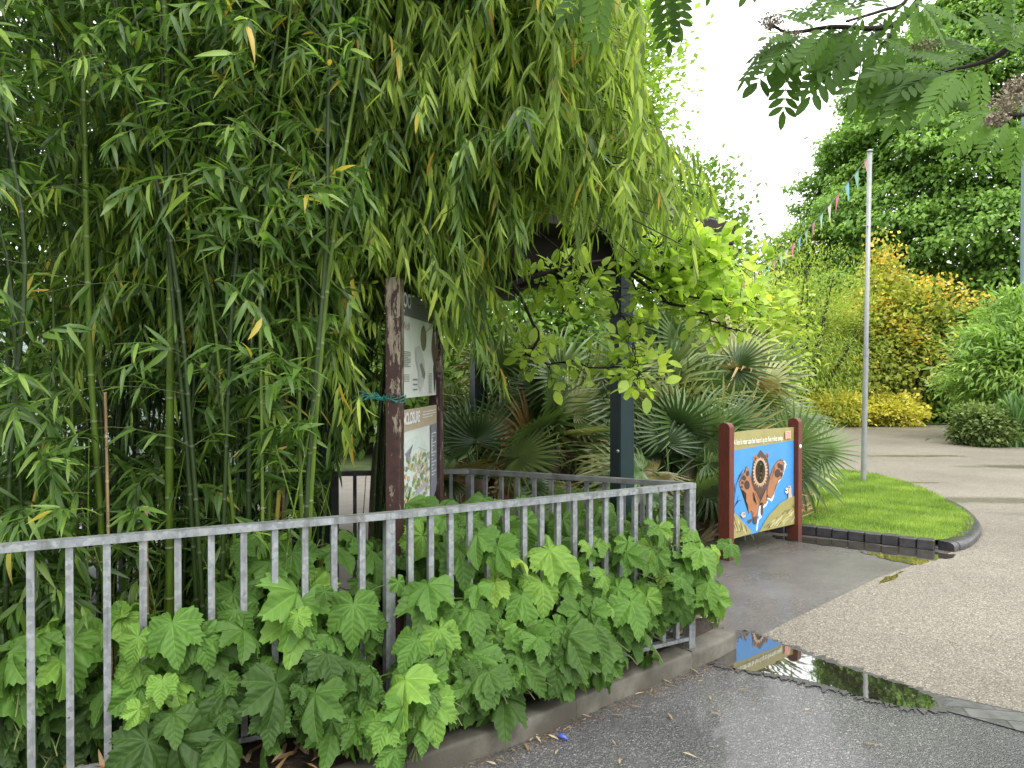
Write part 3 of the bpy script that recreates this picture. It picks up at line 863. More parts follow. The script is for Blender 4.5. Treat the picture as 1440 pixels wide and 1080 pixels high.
def lion_board():
    A = gr(1021, 787)[:2]; B = gr(1117.5, 760)[:2]
    ex2 = nrmz(B - A); L = np.linalg.norm(B - A)
    ex = np.array((*ex2, 0)); ey = np.array((0, 0, 1.)); en = np.cross(ex, ey); en = np.array((ex2[1], -ex2[0], 0.))
    root = thing('lion_board', 'children\'s photo board painted with a leaping lion on blue between red brown posts', 'sign board', (*((A + B) / 2), 0))
    for p in (A, B):
        acc = Acc()
        # post with a rounded head: profile across its thickness, extruded along the board
        hw, hd = .036, .055
        prof = [(-hd, 0), (-hd, 1.155)] + [(-hd * math.cos(t), 1.155 + .045 * math.sin(t)) for t in np.linspace(.3, PI - .3, 7)] + [(hd, 1.155), (hd, 0)]
        c = np.array((*p, 0.))
        f = [c - ex * hw + en * a_ + ey * z_ for a_, z_ in prof]; g_ = [c + ex * hw + en * a_ + ey * z_ for a_, z_ in prof]
        m = len(prof)
        for i in range(m - 1):
            acc.add([f[i], g_[i], g_[i + 1], f[i + 1]], [(3, 2, 1, 0)])
        for side, fl in ((f, 1), (g_, -1)):
            for i in range(0, m // 2):
                j = m - 1 - i
                if j - 1 > i: acc.add([side[i], side[i + 1], side[j - 1], side[j]], [(0, 1, 2, 3)[::fl]])
        acc.build('post', M['redwood'], root, False)
    # board coordinates: x along from the left post, y height
    x0, x1, yb, yt = .040, L - .040, .172, 1.11
    W = x1 - x0; H = yt - yb
    fr_ = (np.array((*A, 0.)), ex, ey, en)
    Dl, Dr = 6.78, 7.50
    def P(x, y):
        s = (x - 312) / 400.0
        u = s * Dl / (Dr * (1 - s) + Dl * s) if True else s
        u = s / ((1 - s) * Dr / Dl + s)
        ytop = 190 - 15 * s; ybot = 890 - 110 * s
        v = (ybot - y) / (ybot - ytop)
        return (x0 + u * W, yb + v * H)
    def PP(l): return [P(*q) for q in l]
    # the panel: blue board with an oval face hole
    hole = np.array([P(500 + 31 * math.cos(t), 450 + 74 * math.sin(t)) for t in np.linspace(0, 2 * PI, 40, endpoint=False)])
    hc = hole.mean(0)
    def outer(t):
        d = np.array((math.cos(t), math.sin(t)))
        s = min((x1 - hc[0]) / d[0] if d[0] > 1e-6 else 1e9, (x0 - hc[0]) / d[0] if d[0] < -1e-6 else 1e9,
                (yt - hc[1]) / d[1] if d[1] > 1e-6 else 1e9, (yb - hc[1]) / d[1] if d[1] < -1e-6 else 1e9)
        return hc + d * s
    hol = sorted([(math.atan2(p[1] - hc[1], p[0] - hc[0]), tuple(p)) for p in hole] )
    cor = [math.atan2(y - hc[1], x - hc[0]) for x in (x0, x1) for y in (yb, yt)]
    angs = sorted([h[0] for h in hol] + cor)
    ha = np.array([h[0] for h in hol]); hp = np.array([h[1] for h in hol])
    hx = np.interp(angs, np.r_[ha - 2 * PI, ha, ha + 2 * PI], np.tile(hp[:, 0], 3)); hy = np.interp(angs, np.r_[ha - 2 * PI, ha, ha + 2 * PI], np.tile(hp[:, 1], 3))
    O = np.array([outer(t) for t in angs]); I = np.stack([hx, hy], 1)
    acc = Acc(); n = len(angs)
    def w3(p, d): return fr_[0] + ex * p[0] + ey * p[1] + en * d
    th = .009
    for i in range(n):
        j = (i + 1) % n
        acc.add([w3(I[i], th), w3(O[i], th), w3(O[j], th), w3(I[j], th)], [(0, 1, 2, 3)])
        acc.add([w3(I[i], -th), w3(O[i], -th), w3(O[j], -th), w3(I[j], -th)], [(3, 2, 1, 0)])
        acc.add([w3(I[i], th), w3(I[j], th), w3(I[j], -th), w3(I[i], -th)], [(0, 1, 2, 3)])
        acc.add([w3(O[i], th), w3(O[j], th), w3(O[j], -th), w3(O[i], -th)], [(3, 2, 1, 0)])
    panel = acc.build('panel', plain('sky blue board paint', (.055, .26, .60), .45, .5, 0, .07, 7), root, False)
    k = [0]
    def put(name, col, polys, lift=1):
        k[0] += 1
        return flat_piece(name, plain(name + ' paint', col, .4, .4, 0, .1, 12), polys, fr_, th + .0004 * k[0], root, under=panel)
    put('header_band', (.31, .28, .105), [PP([(312, 190), (420, 180), (540, 176), (600, 175), (712, 175), (712, 256), (600, 270), (500, 284), (400, 298), (312, 311)])])
    put('halo', (.85, .88, .88), [PP(stroke([(650, 385), (661, 405), (650, 440), (635, 490), (610, 520), (590, 560), (585, 610), (572, 640), (560, 625), (545, 620)], 10, 8)),
                                  PP(stroke([(545, 640), (535, 665), (515, 685), (508, 740), (490, 760), (480, 830)], 14, 6)), PP([(500, 650), (515, 650), (500, 750), (490, 730)]),
                                  PP(stroke([(560, 622), (575, 640)], 8, 3))])
    put('painted_branch', (.05, .045, .05), [PP(stroke(q, 3.6, 2)) for q in
        ([(325, 700), (335, 640), (330, 580), (318, 540), (310, 500)], [(335, 660), (345, 590), (352, 530), (370, 470), (398, 430)], [(318, 540), (325, 500), (324, 460)],
         [(345, 590), (338, 560), (345, 520)], [(340, 680), (355, 640), (372, 632), (388, 630)], [(360, 638), (362, 610), (372, 600)], [(310, 545), (318, 580), (333, 620)])] +
        [PP(stroke([(335, 720), (338, 640)], 12, 6))])
    fur = (.36, .155, .07)
    outline = (.035, .022, .018)
    armL = [(375, 540), (372, 515), (388, 498), (385, 470), (398, 462), (403, 450), (412, 448), (410, 425), (420, 418), (430, 438), (442, 490), (452, 540), (468, 590), (492, 640), (498, 660), (486, 690), (480, 740), (472, 782), (458, 784), (455, 750), (462, 715), (445, 700), (430, 718), (424, 660), (415, 640), (414, 590), (400, 572), (382, 560)]
    armR = [(545, 590), (552, 540), (565, 480), (578, 435), (596, 402), (612, 385), (628, 378), (640, 385), (652, 402), (650, 440), (640, 470), (634, 492), (612, 508), (600, 540), (588, 590), (572, 620), (555, 615)]
    def grow(poly, f):
        c = np.mean(np.array(poly), 0); P_ = np.array(poly); d = nrmz(P_ - c); return [tuple(p) for p in P_ + d * f]
    put('painted_outline', outline, [PP(grow(armL, 4)), PP(grow(armR, 4)), PP([(460, 560), (500, 670), (512, 660), (540, 655), (552, 600), (545, 560)])])
    put('painted_fur', fur, [PP(armL), PP(armR), PP([(464, 575), (490, 625), (500, 650), (525, 645), (540, 610), (542, 565)]), PP([(448, 700), (475, 650), (496, 655), (488, 700), (470, 722)]), PP([(515, 610), (540, 612), (541, 640), (526, 660), (513, 645)])])
    mane = [(503, 310), (516, 325), (530, 343), (545, 352), (550, 385), (556, 410), (553, 430), (558, 460), (554, 490), (558, 515), (549, 540), (540, 555), (528, 575), (517, 590), (512, 625), (503, 645)]
    mane2 = [(503, 645), (495, 622), (488, 600), (478, 585), (465, 552), (450, 525), (455, 505), (447, 485), (454, 460), (450, 430), (457, 405), (455, 390), (466, 355), (484, 340), (503, 310)]
    hr = [(500 + 31.5 * math.cos(t), 450 + 75 * math.sin(t)) for t in np.linspace(PI / 2, -PI / 2, 18)]
    hl = [(500 + 31.5 * math.cos(t), 450 + 75 * math.sin(t)) for t in np.linspace(-PI / 2, -1.5 * PI, 18)]
    put('painted_mane', (.085, .050, .036), [PP(mane + hr)])
    put('painted_mane', (.085, .050, .036), [PP(mane2 + hl)])
    put('painted_ear', fur, [PP(ell(470, 362, 15, 20)), PP(ell(544, 346, 9, 19))])
    put('painted_ear', (.10, .045, .03), [PP(ell(471, 366, 7, 12)), PP(ell(545, 350, 5, 12))])
    ring_ = []
    N = 26
    for i in range(N):
        t0 = 2 * PI * i / N; t1 = 2 * PI * (i + .94) / N; tm = (t0 + t1) / 2
        low = math.sin(tm)
        r = 1.30 + (.42 if low > .5 else .18) * (1 if i % 2 else .55)
        q = lambda t, k_: P(500 + 31 * k_ * 1.0 * math.cos(t) * (1.0 if k_ < 1.2 else 1.0), 450 + 74 * (1 + (k_ - 1) * .55) * math.sin(t))
        ring_.append([q(t0, 1.005), q(t0, 1.28), q(tm, r + .12), q(t1, 1.28), q(t1, 1.005)])
    put('painted_face', (.52, .35, .21), ring_)
    pads = [(418, 533, 17, 29, .1), (399, 487, 11, 18, .35), (421, 459, 9, 18, -.1), (389, 518, 7, 10, .4), (384, 545, 6, 7, .2), (608, 461, 17, 26, 0), (618, 413, 9, 16, .2), (634, 424, 8, 20, .1), (632, 468, 7, 13, .2)]
    for a_, b_, c_, d_, r_ in pads: put('painted_pad', (.045, .032, .030), [PP(ell(a_, b_, c_, d_, 16, -r_))])
    put('painted_claw', (.03, .02, .02), [PP(stroke(q, 3, 1)) for q in ([(411, 420), (410, 410)], [(380, 470), (374, 462)], [(626, 380), (627, 372)], [(648, 398), (654, 392)], [(455, 580), (460, 630), (478, 660)], [(590, 420), (570, 500)], [(500, 600), (502, 645)])])
    put('painted_tail', (.10, .06, .045), [PP([(420, 768), (432, 757), (448, 752), (446, 768), (430, 782)]), PP([(505, 660), (518, 650), (516, 715), (510, 735), (503, 715)]), PP([(455, 740), (480, 735), (478, 780), (468, 786), (456, 775)])])
    grassL = [(308, 712), (322, 722), (340, 716), (360, 735), (380, 762), (400, 782), (425, 812), (452, 845), (312, 890)]
    grassR = [(490, 838), (512, 800), (530, 765), (560, 720), (590, 690), (618, 655), (650, 635), (680, 615), (712, 606), (712, 782)]
    put('painted_grass', (.30, .27, .10), [PP(grassL), PP(grassR)])
    r_ = np.random.default_rng(4)
    dk, lt = [], []
    for i in range(34):
        x = r_.uniform(500, 700); yb_ = 838 - (x - 490) * .255; ytop_ = 640 + (712 - x) * .78
        if ytop_ > yb_ - 25: continue
        y = r_.uniform(ytop_ + 12, yb_ - 8); l_ = min(60, y - ytop_)
        s_ = PP(stroke([(x, y), (x + l_ * .3, y - l_ * .45), (min(708, x + l_ * .75), y - l_ * .75)], 7, 2))
        (dk if i % 2 else lt).append(s_)
    for i in range(22):
        x = r_.uniform(316, 420); y = r_.uniform(740 + (x - 316) * .8, 880 - (x - 312) * .28)
        s_ = PP(stroke([(x, y), (x - 4, y - 22), (x - 12 if x > 330 else x - 2, y - 44)], 7, 2)); (dk if i % 2 else lt).append(s_)
    put('painted_grass', (.16, .13, .05), dk); put('painted_grass', (.50, .47, .24), lt)
    put('painted_meerkat', (.55, .40, .30), [PP([(672, 620), (676, 580), (668, 560), (672, 543), (686, 540), (692, 560), (690, 580), (697, 612)]), PP([(374, 728), (386, 708), (402, 712), (406, 740), (390, 748)])])
    put('painted_meerkat', (.85, .85, .86), [PP(ell(663, 578, 9, 12)), PP(ell(662, 560, 6, 6))])
    put('painted_meerkat', (.12, .08, .07), [PP(ell(678, 552, 4, 4)), PP(ell(661, 572, 4, 6)), PP(ell(396, 722, 4, 5))])
    put('round_badge', (.80, .44, .34), [PP([(652, 198), (686, 194), (687, 243), (653, 248)])])
    put('badge_mark', (.70, .10, .08), [PP(stroke([(656, 207 + 9.5 * i), (683, 203 + 9.5 * i)], 3.5)) for i in range(5)])
    wm = plain('white lettering', (.86, .86, .80), .5)
    a0 = P(329, 281); a1 = P(636, 238)
    k[0] += 1
    lettering("A lion\u2019s roar can be heard up to five miles away.", .070, wm, fr_, (a0[0], (a0[1] + a1[1]) / 2 - .004), th + .0004 * k[0] + .001, root, width=a1[0] - a0[0], bold=.0002, under=panel)
    st = Acc(); tube(st, [np.array((*B, .0)) + ex * .0 + en * .0555 + ey * .925, np.array((*B, 0)) + en * .060 + ey * .925], [.020, .018], 10, cap=True)
    st.build('sticker', plain('white sticker', (.8, .8, .8), .4), root)
    return root
lion_board()

def info_board():
    A = np.array((-.565, 3.78)); B = np.array((-.487, 4.78))
    A = at(555, 600, 3.78)[:2]; B = at(613.5, 600, 4.72)[:2]
    ex2 = nrmz(B - A); L = np.linalg.norm(B - A)
    ex = np.array((*ex2, 0)); ey = np.array((0, 0, 1.)); en = np.array((ex2[1], -ex2[0], 0.))
    root = thing('information_board', 'tall zoo information board with two printed panels between peeling brown posts', 'sign board', (*A, .1))
    for p, h in ((A, 2.085), (B, 2.05)):
        acc = Acc(); box(acc, (*p, .08), .085, .075, h - .08, ex2, bev=.006); acc.build('post', M['peel'], root, False)
    th = .008
    fr_ = (np.array((*A, 0.)), ex, ey, en)
    xa, xb = .0425, L - .0425
    def panel(outline):
        acc = Acc(); n = len(outline)
        f = [fr_[0] + ex * p[0] + ey * p[1] + en * th for p in outline]; b = [fr_[0] + ex * p[0] + ey * p[1] - en * th for p in outline]
        o = flat_piece('panel', plain('white printed panel', (.70, .73, .70), .35, .5, 0, .04, 5), [outline], fr_, th, root)
        flat_piece('panel_back', M['brown_timber'], [outline[::-1]], fr_, -th, root)
        pan.append(o); return o
    pan = []
    za, zb, zt = 1.30, 0, 1.985
    # heights measured at the left edge of each panel
    def zl(py, D): return at(0, py, D)[2]
    U0, U1 = zl(561, 3.82), zl(409, 3.82)
    L0, L1 = zl(735, 3.82), zl(578, 3.82)
    def PV(x, v, lo, hi): return (xa + x * (xb - xa), lo + v * (hi - lo))
    k = [0]
    def put(name, col, polys):
        k[0] += 1
        flat_piece(name, plain(name + ' print', col, .35, .45, 0, .08, 30), polys, fr_, th + .0005 * k[0], root, under=pan[0] if k[0] < 8 else pan[1])
    up = lambda pts: [PV(x, v, U0, U1) for x, v in pts]
    lo = lambda pts: [PV(x, v, L0, L1) for x, v in pts]
    rect = lambda x0, v0, x1, v1: [(x0, v0), (x1, v0), (x1, v1), (x0, v1)]
    panel(up(rect(0, 0, 1, 1)))
    cut = [(0, 0)] + [(.80 + .2 * math.sin(t), .13 - .13 * math.cos(t)) for t in np.linspace(0, PI / 2, 6)] + [(1, 1), (0, 1)]
    panel(lo(cut))
    put('header_band', (.155, .16, .175), [up(rect(0, .79, 1, 1))])
    wm = plain('white print', (.82, .83, .84), .4)
    lettering('ZOO', .10, wm, fr_, (PV(.015, .875, U0, U1)), th + .005, root, width=.26 * (xb - xa), bold=.003, under=pan[0])
    flat_piece('text_lines', wm, [up(rect(.02, .825, .12, .842))], fr_, th + .005, root, under=pan[0])
    gm = plain('grey print', (.22, .23, .22), .5)
    lettering('e Wolf', .06, plain('brown print', (.30, .22, .17), .5), fr_, (PV(.01, .655, U0, U1)), th + .005, root, width=.24 * (xb - xa), under=pan[0])
    put('round_photo', (.16, .15, .10), [up(ell(.62, .61, .085, .135, 24))])
    put('wolf_photo', (.13, .09, .06), [up([(.86, .60), (.89, .70), (.92, .74), (.95, .66), (.97, .58), (1, .50), (1, .16), (.96, .20), (.93, .34), (.88, .42), (.85, .50)])])
    put('wolf_photo', (.03, .025, .025), [up([(.90, .30), (.95, .40), (.985, .30), (.97, .10), (.95, 0.02), (.93, .10)])])
    put('map_print', (.50, .52, .51), [up([(.40, .50), (.50, .53), (.58, .44), (.64, .38), (.66, .22), (.60, .12), (.52, .05), (.46, .12), (.47, .25), (.40, .36)])])
    put('map_print', (.20, .19, .18), [up([(.50, .33), (.56, .35), (.62, .28), (.66, .24), (.64, .18), (.58, .20), (.54, .27)])])
    ln = []
    for i in range(9): ln.append(up(rect(.03, .44 - .017 * i, .27 - (.06 if i % 4 == 3 else 0), .448 - .017 * i)))
    for i in range(4): ln.append(up(rect(.03, .22 - .02 * i, .24, .227 - .02 * i)))
    for i in range(3): ln.append(up(rect(.33, .17 - .05 * i, .44, .185 - .05 * i)))
    for i in range(14): ln.append(up(rect(.76, .235 - .016 * i, .86, .242 - .016 * i)))
    put('text_lines', (.22, .22, .21), ln)
    put('header_band', (.46, .38, .28), [lo(rect(0, .80, 1, 1))])
    lettering('ENCLOSURE', .085, wm, fr_, (PV(.01, .865, L0, L1)), th + .006 + .004, root, width=.46 * (xb - xa), bold=.003, under=pan[1])
    put('text_lines', (.80, .80, .78), [lo(rect(.58, .945 - .028 * i, .97 - .1 * (i == 2), .953 - .028 * i)) for i in range(3)])
    put('side_strip', (.20, .21, .25), [lo([(.80, .0), (.90, .018), (.97, .075), (1, .14), (1, .80), (.80, .80)])])
    put('text_lines', (.75, .76, .78), [lo(rect(.83, .70 - .034 * i, .97 - .05 * (i % 3), .708 - .034 * i)) for i in range(14)] + [lo(rect(.83, .48, .845, .70))])
    r_ = np.random.default_rng(9)
    put('plan_drawing', (.62, .70, .66), [lo([(.10, .70), (.45, .74), (.70, .60), (.74, .30), (.60, .10), (.20, .12), (.08, .40)])])
    put('plan_drawing', (.55, .66, .70), [lo([(.15, .10), (.45, .30), (.60, .26), (.66, .08), (.40, .03)])])
    for col in ((.30, .38, .16), (.52, .52, .26), (.42, .40, .42), (.60, .42, .26), (.20, .28, .14)):
        pl = []
        for i in range(26):
            cx, cy = r_.uniform(.08, .74), r_.uniform(.10, .55)
            pl.append(lo([(cx + r_.uniform(.01, .05) * math.cos(t), cy + r_.uniform(.01, .035) * math.sin(t)) for t in np.linspace(0, 2 * PI, 8, endpoint=False)]))
        put('plan_drawing', col, pl)
    put('plan_drawing', (.42, .42, .46), [lo(stroke([(.22, .10), (.40, .17), (.74, .21)], .03, .03)), lo(stroke([(.30, .66), (.12, .60), (.18, .52)], .008)), lo(stroke([(.42, .62), (.66, .55)], .006))])
    # teal twine round the left post
    tw = Acc(); zc = zl(563, 3.78)
    for q in range(3):
        t = np.linspace(0, 2 * PI, 17)
        pts = np.array([(*A, zc + .008 * q)]) + np.stack([np.cos(t) * .055, np.sin(t) * .05, .01 * np.sin(2 * t + q)], 1)
        tube(tw, pts, .0022, 5)
    for q in range(16):
        p0 = np.array((*A, zc)) + np.array((-.05 + RNG.uniform(-.02, .02), -.05, 0))
        d = np.array((RNG.uniform(-.14, .02), RNG.uniform(-.08, .0), RNG.uniform(-.035, .045)))
        if q % 4 == 0: d[0] = RNG.uniform(.03, .10)
        tube(tw, bez(p0, p0 + d * .6 + np.array((0, 0, .03)), p0 + d, 6), .0016, 4)
    tag(tw.build('cord', plain('teal plastic twine', (.02, .20, .17), .5)), 'frayed teal twine tied round the left post of the information board', 'cord')
info_board()

# ------------------------------------------------------------------ flagpole and bunting
pb = gr(1214, 683.5)
PT = np.array((pb[0] + .075, pb[1], at(0, 213, pb[1])[2]))
fp = thing('flagpole', 'slim pale grey metal pole standing on the edge of the lawn', 'pole', pb)
a = Acc(); tube(a, [pb, pb * .6 + PT * .4], .038, 12); tube(a, [pb * .602 + PT * .398, PT], .033, 12, cap=True); a.build('pole', M['pole'], fp)
a = Acc(); tube(a, [pb * .61 + PT * .39, pb * .59 + PT * .41], .043, 12); a.build('collar', M['pole'], fp)
a = Acc(); tube(a, [PT, PT + np.array((.0, 0, .012)), PT + np.array((0, 0, .03))], [.045, .045, .02], 12, cap=True); a.build('cap', M['pole'], fp)
a = Acc(); zc = at(0, 318, pb[1])[2]; beam(a, (PT[0] - .03, PT[1] - .03, zc), (PT[0] - .12, PT[1] - .03, zc + .0), .02, .012); a.build('cleat', M['pole'], fp)
end = at(1042, 398, 17.5)
bt = thing('bunting', 'string of small pink green blue and white pennants sloping down from the pole top', 'bunting', PT)
tt = np.linspace(0, 1, 40)
cordp = (1 - tt)[:, None] * (PT - np.array((0, 0, .05))) + tt[:, None] * end; cordp[:, 2] -= .85 * 4 * tt * (1 - tt) * .28
a = Acc(); tube(a, cordp, .006, 4); a.build('cord', plain('white cord', (.6, .6, .6), .6), bt)
pm = [leaf_mat('pennant %s' % nme, [(0, c), (1, c)], .6, .2, .45, (1.2, 1.2, 1.2)) for nme, c in
      (('pink', (.60, .30, .34)), ('green', (.26, .48, .36)), ('blue', (.22, .46, .54)), ('magenta', (.60, .18, .32)), ('white', (.62, .58, .57)), ('mint', (.36, .56, .48)))]
t = .018; i = 0
cn = ['pink', 'green', 'blue', 'magenta', 'white', 'mint']
while t < .97:
    p = np.array([np.interp(t, tt, cordp[:, k]) for k in range(3)]); d = nrmz(end - PT)
    a = Acc(); wv = .075; hgt = .27
    sw = np.array((RNG.normal(0, .03), RNG.normal(0, .04), 0))
    V = [p - d * wv, p, p + d * wv, p - d * wv * .5 + np.array((0, 0, -hgt * .5)) + sw * .6, p + sw * .5 + np.array((.0, .02, -hgt * .5)), p + d * wv * .5 + np.array((0, 0, -hgt * .5)) + sw * .4, p + sw + np.array((0, 0, -hgt)) - d * .004, p + sw + np.array((0, 0, -hgt)), p + sw + np.array((0, 0, -hgt)) + d * .004]
    a.add(V, [(0, 3, 4, 1), (1, 4, 5, 2), (3, 6, 7, 4), (4, 7, 8, 5)])
    o = a.build('pennant', pm[i % 6], bt); i += 1; t += .052

# lamp column at the right edge
lb = gr(1437.5, 608.5)
lb = np.array(((1438 - 720) / F * 21, 21, 0))
lp = thing('lamp_post', 'tall blue grey lamp column behind the fresh green shrub', 'lamp post', lb)
a = Acc(); tube(a, [lb, lb + (0, 0, 2.4)], .11, 12); a.build('base', M['lamp'], lp)
a = Acc(); tube(a, [lb + (0, 0, 2.4), lb + (0, 0, 2.5), lb + (0, 0, 9.2)], [.11, .075, .06], 12); a.build('column', M['lamp'], lp)
a = Acc(); tube(a, [lb + (0, 0, 9.15), lb + (0, 0, 9.25), lb + (.0, 0, 9.4), lb + (.0, 0, 9.5)], [.06, .22, .26, .05], 14, cap=True); a.build('lantern', M['lamp'], lp)

# ------------------------------------------------------------------ lawn with brick edging
front = G([(1060, 747), (1100, 750), (1126, 752), (1180, 758.5), (1240, 766), (1312, 775)])
curve = G([(1342, 777), (1362, 771), (1376, 759), (1380, 748), (1375, 737), (1366, 726), (1350, 713), (1330, 703), (1300, 692), (1268, 682), (1235, 673), (1200, 668), (1160, 662), (1140, 660)])
LZ = .075
lawn_pts = [p + np.array((-.03, .09, 0)) for p in front] + [gr(1338, 768)] + [p + nrmz(np.array((5.0, 9.6, 0)) - p) * .16 for p in curve[1:]] + [np.array((2.6, 14.5, 0)), np.array((1.0, 13.0, 0)), np.array((1.4, 9.5, 0))]
sheet('lawn', [(p[0], p[1], LZ) for p in lawn_pts], M['grass'])
a = Acc()
P = np.array(front); d = np.r_[0, np.cumsum(np.linalg.norm(np.diff(P, axis=0), axis=1))]
t = .0
while t + .15 < d[-1] + .02:
    c = np.array([np.interp(t + .075, d, P[:, k]) for k in range(3)]); c2 = np.array([np.interp(min(t + .12, d[-1]), d, P[:, k]) for k in range(3)])
    ax = nrmz(P[-1] - P[0]); off = np.array((-ax[1], ax[0], 0)) * .05
    box(a, c + off + np.array((0, 0, 0)),   .145, .10, .098 + RNG.normal(0, .003), (ax[0], ax[1] + RNG.normal(0, .01)), RNG.uniform(0, 1), .008)
    t += .151
tag(a.build('brick_edging', M['brick'], None, False), 'straight row of low dark bricks edging the front of the lawn', 'edging')
a = Acc()
P = spline(np.array(curve), 120); d = np.r_[0, np.cumsum(np.linalg.norm(np.diff(P, axis=0), axis=1))]
t = .0
while t < d[-1]:
    c = np.array([np.interp(t, d, P[:, k]) for k in range(3)]); c2 = np.array([np.interp(t + .05, d, P[:, k]) for k in range(3)])
    ax = nrmz(c2 - c) if t < d[-1] - .06 else ax
    f = min(1, max(0, (t - 1.3) / 2.0)); h = .085 * (1 - f) + .026 * f
    nn = np.array((-ax[1], ax[0], 0))
    if np.dot(nn, np.array((5, 9.4, 0)) - c) < 0: nn = -nn
    # bullnose brick: rounded outer shoulder
    wdt = .105; dep = .145
    prof = [(0, 0), (0, h * .55), (.012, h * .8), (.035, h * .95), (.06, h), (dep, h), (dep, 0)]
    rows = [[c + ax * s_ + nn * o_ + np.array((0, 0, z_)) for o_, z_ in prof] for s_ in (.004, wdt - .004)]
    V = np.array(rows).reshape(-1, 3); m = len(prof)
    Q = [(j, m + j, m + j + 1, j + 1) for j in range(m - 1)]
    a.add(V, Q, RNG.uniform(0, 1))
    for base, fl in ((0, -1), (m, 1)):
        a.add(V[[base + 0, base + 1, base + 5, base + 6]], [(0, 1, 2, 3)[::fl]]); a.add(V[[base + 1, base + 3, base + 4, base + 5]], [(0, 1, 2, 3)[::fl]])
    t += wdt
tag(a.build('brick_edging', M['brick'], None, False), 'curved line of rounded black bricks at the tip and far side of the lawn', 'edging')
# blades
from mathutils.geometry import intersect_point_tri_2d
lp2 = np.array([(p[0], p[1]) for p in lawn_pts])
def inside(poly, pts):
    x, y = pts[:, 0], pts[:, 1]; r = np.zeros(len(pts), bool); n = len(poly)
    for i in range(n):
        x0, y0 = poly[i]; x1, y1 = poly[(i + 1) % n]
        c = ((y0 > y) != (y1 > y)) & (x < (x1 - x0) * (y - y0) / (y1 - y0 + 1e-12) + x0); r ^= c
    return r
q = np.c_[RNG.uniform(2.2, 7, 90000), RNG.uniform(7.2, 13, 90000)]
q = q[inside(lp2, q)]
px_, py_ = proj(np.c_[q, np.full(len(q), LZ)])
q = q[(px_ > 1040)]
N = len(q); a = Acc()
dirs = np.c_[RNG.normal(0, .45, (N, 2)), np.ones(N)]
T_BLADE = (np.array([(-.10, 0, 0), (.10, 0, 0), (.03, 1, 0), (-.03, 1, 0)]), np.array([(0, 1, 2, 3)]), np.zeros((4, 2)))
clump = .5 + .5 * np.sin(q[:, 0] * 2.1 + np.sin(q[:, 1] * 1.7) * 1.5) * np.sin(q[:, 1] * 2.9)
scatter(a, T_BLADE, np.c_[q, np.full(N, LZ - .004)], dirs, RNG.normal(0, 1, (N, 3)) + np.array((0, -1, .3)), RNG.uniform(.022, .05, N), np.clip(.45 * RNG.random(N) + .5 * clump + .25 * np.sin(q[:, 0] * 7.3) * np.sin(q[:, 1] * 8.1 + q[:, 0]), 0, 1))
tag(a.build('lawn_grass', M['blade']), 'short bright green grass of the lawn beside the lion board', 'grass', kind='stuff')
# dry strip of clippings where the two edgings meet
# ------------------------------------------------------------------ shrubs and trees
def crown(acc, centre, radii, nclump, per, size, tpl, seed, clump_r=.35, shell=.55, droop=-.2, tintrange=(0, 1), flat=1.0, keep=None, wsc=None, layer=0.):
    r_ = np.random.default_rng(seed)
    c = np.asarray(centre, float); R = np.asarray(radii, float)
    u = nrmz(r_.normal(0, 1, (nclump, 3)))
    rad = shell + (1 - shell) * r_.random(nclump) ** .6
    lump = 1 + .10 * np.sin(u[:, 0] * 5 + seed) + .10 * np.sin(u[:, 1] * 6 + 2 * seed) + .08 * np.sin(u[:, 2] * 8 + seed * 3)
    cc = c + u * R * (rad * lump)[:, None]
    cc = cc[cc[:, 2] > .05]
    if keep is not None: cc = cc[keep(cc)]
    n = len(cc)
    ctint = r_.uniform(0, 1, n)
    off = r_.normal(0, 1, (n, per, 3)) * np.array((1, 1, .6 * flat))
    pos = cc[:, None] + off * clump_r
    outw = nrmz(cc - c)[:, None] + r_.normal(0, .55, (n, per, 3)) + np.array((0, 0, droop))
    nm = nrmz(cc - c)[:, None] * .5 + np.array((0, 0, .9)) + r_.normal(0, .35, (n, per, 3))
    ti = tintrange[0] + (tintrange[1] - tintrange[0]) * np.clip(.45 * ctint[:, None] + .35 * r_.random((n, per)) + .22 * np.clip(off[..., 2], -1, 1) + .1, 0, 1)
    sz = size * r_.uniform(.7, 1.25, (n, per))
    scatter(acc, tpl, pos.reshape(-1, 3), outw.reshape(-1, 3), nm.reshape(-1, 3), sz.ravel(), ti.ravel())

def limbs(acc, base, tips, r0, seed=0, n=8):
    r_ = np.random.default_rng(seed); base = np.asarray(base, float)
    for tp in tips:
        tp = np.asarray(tp, float); mid = base * .45 + tp * .55 + np.array((0, 0, .15 * np.linalg.norm(tp - base))) + r_.normal(0, .04, 3) * np.linalg.norm(tp - base)
        pts = bez(base, mid, tp, n); tube(acc, pts, np.linspace(r0, r0 * .2, n), 6)

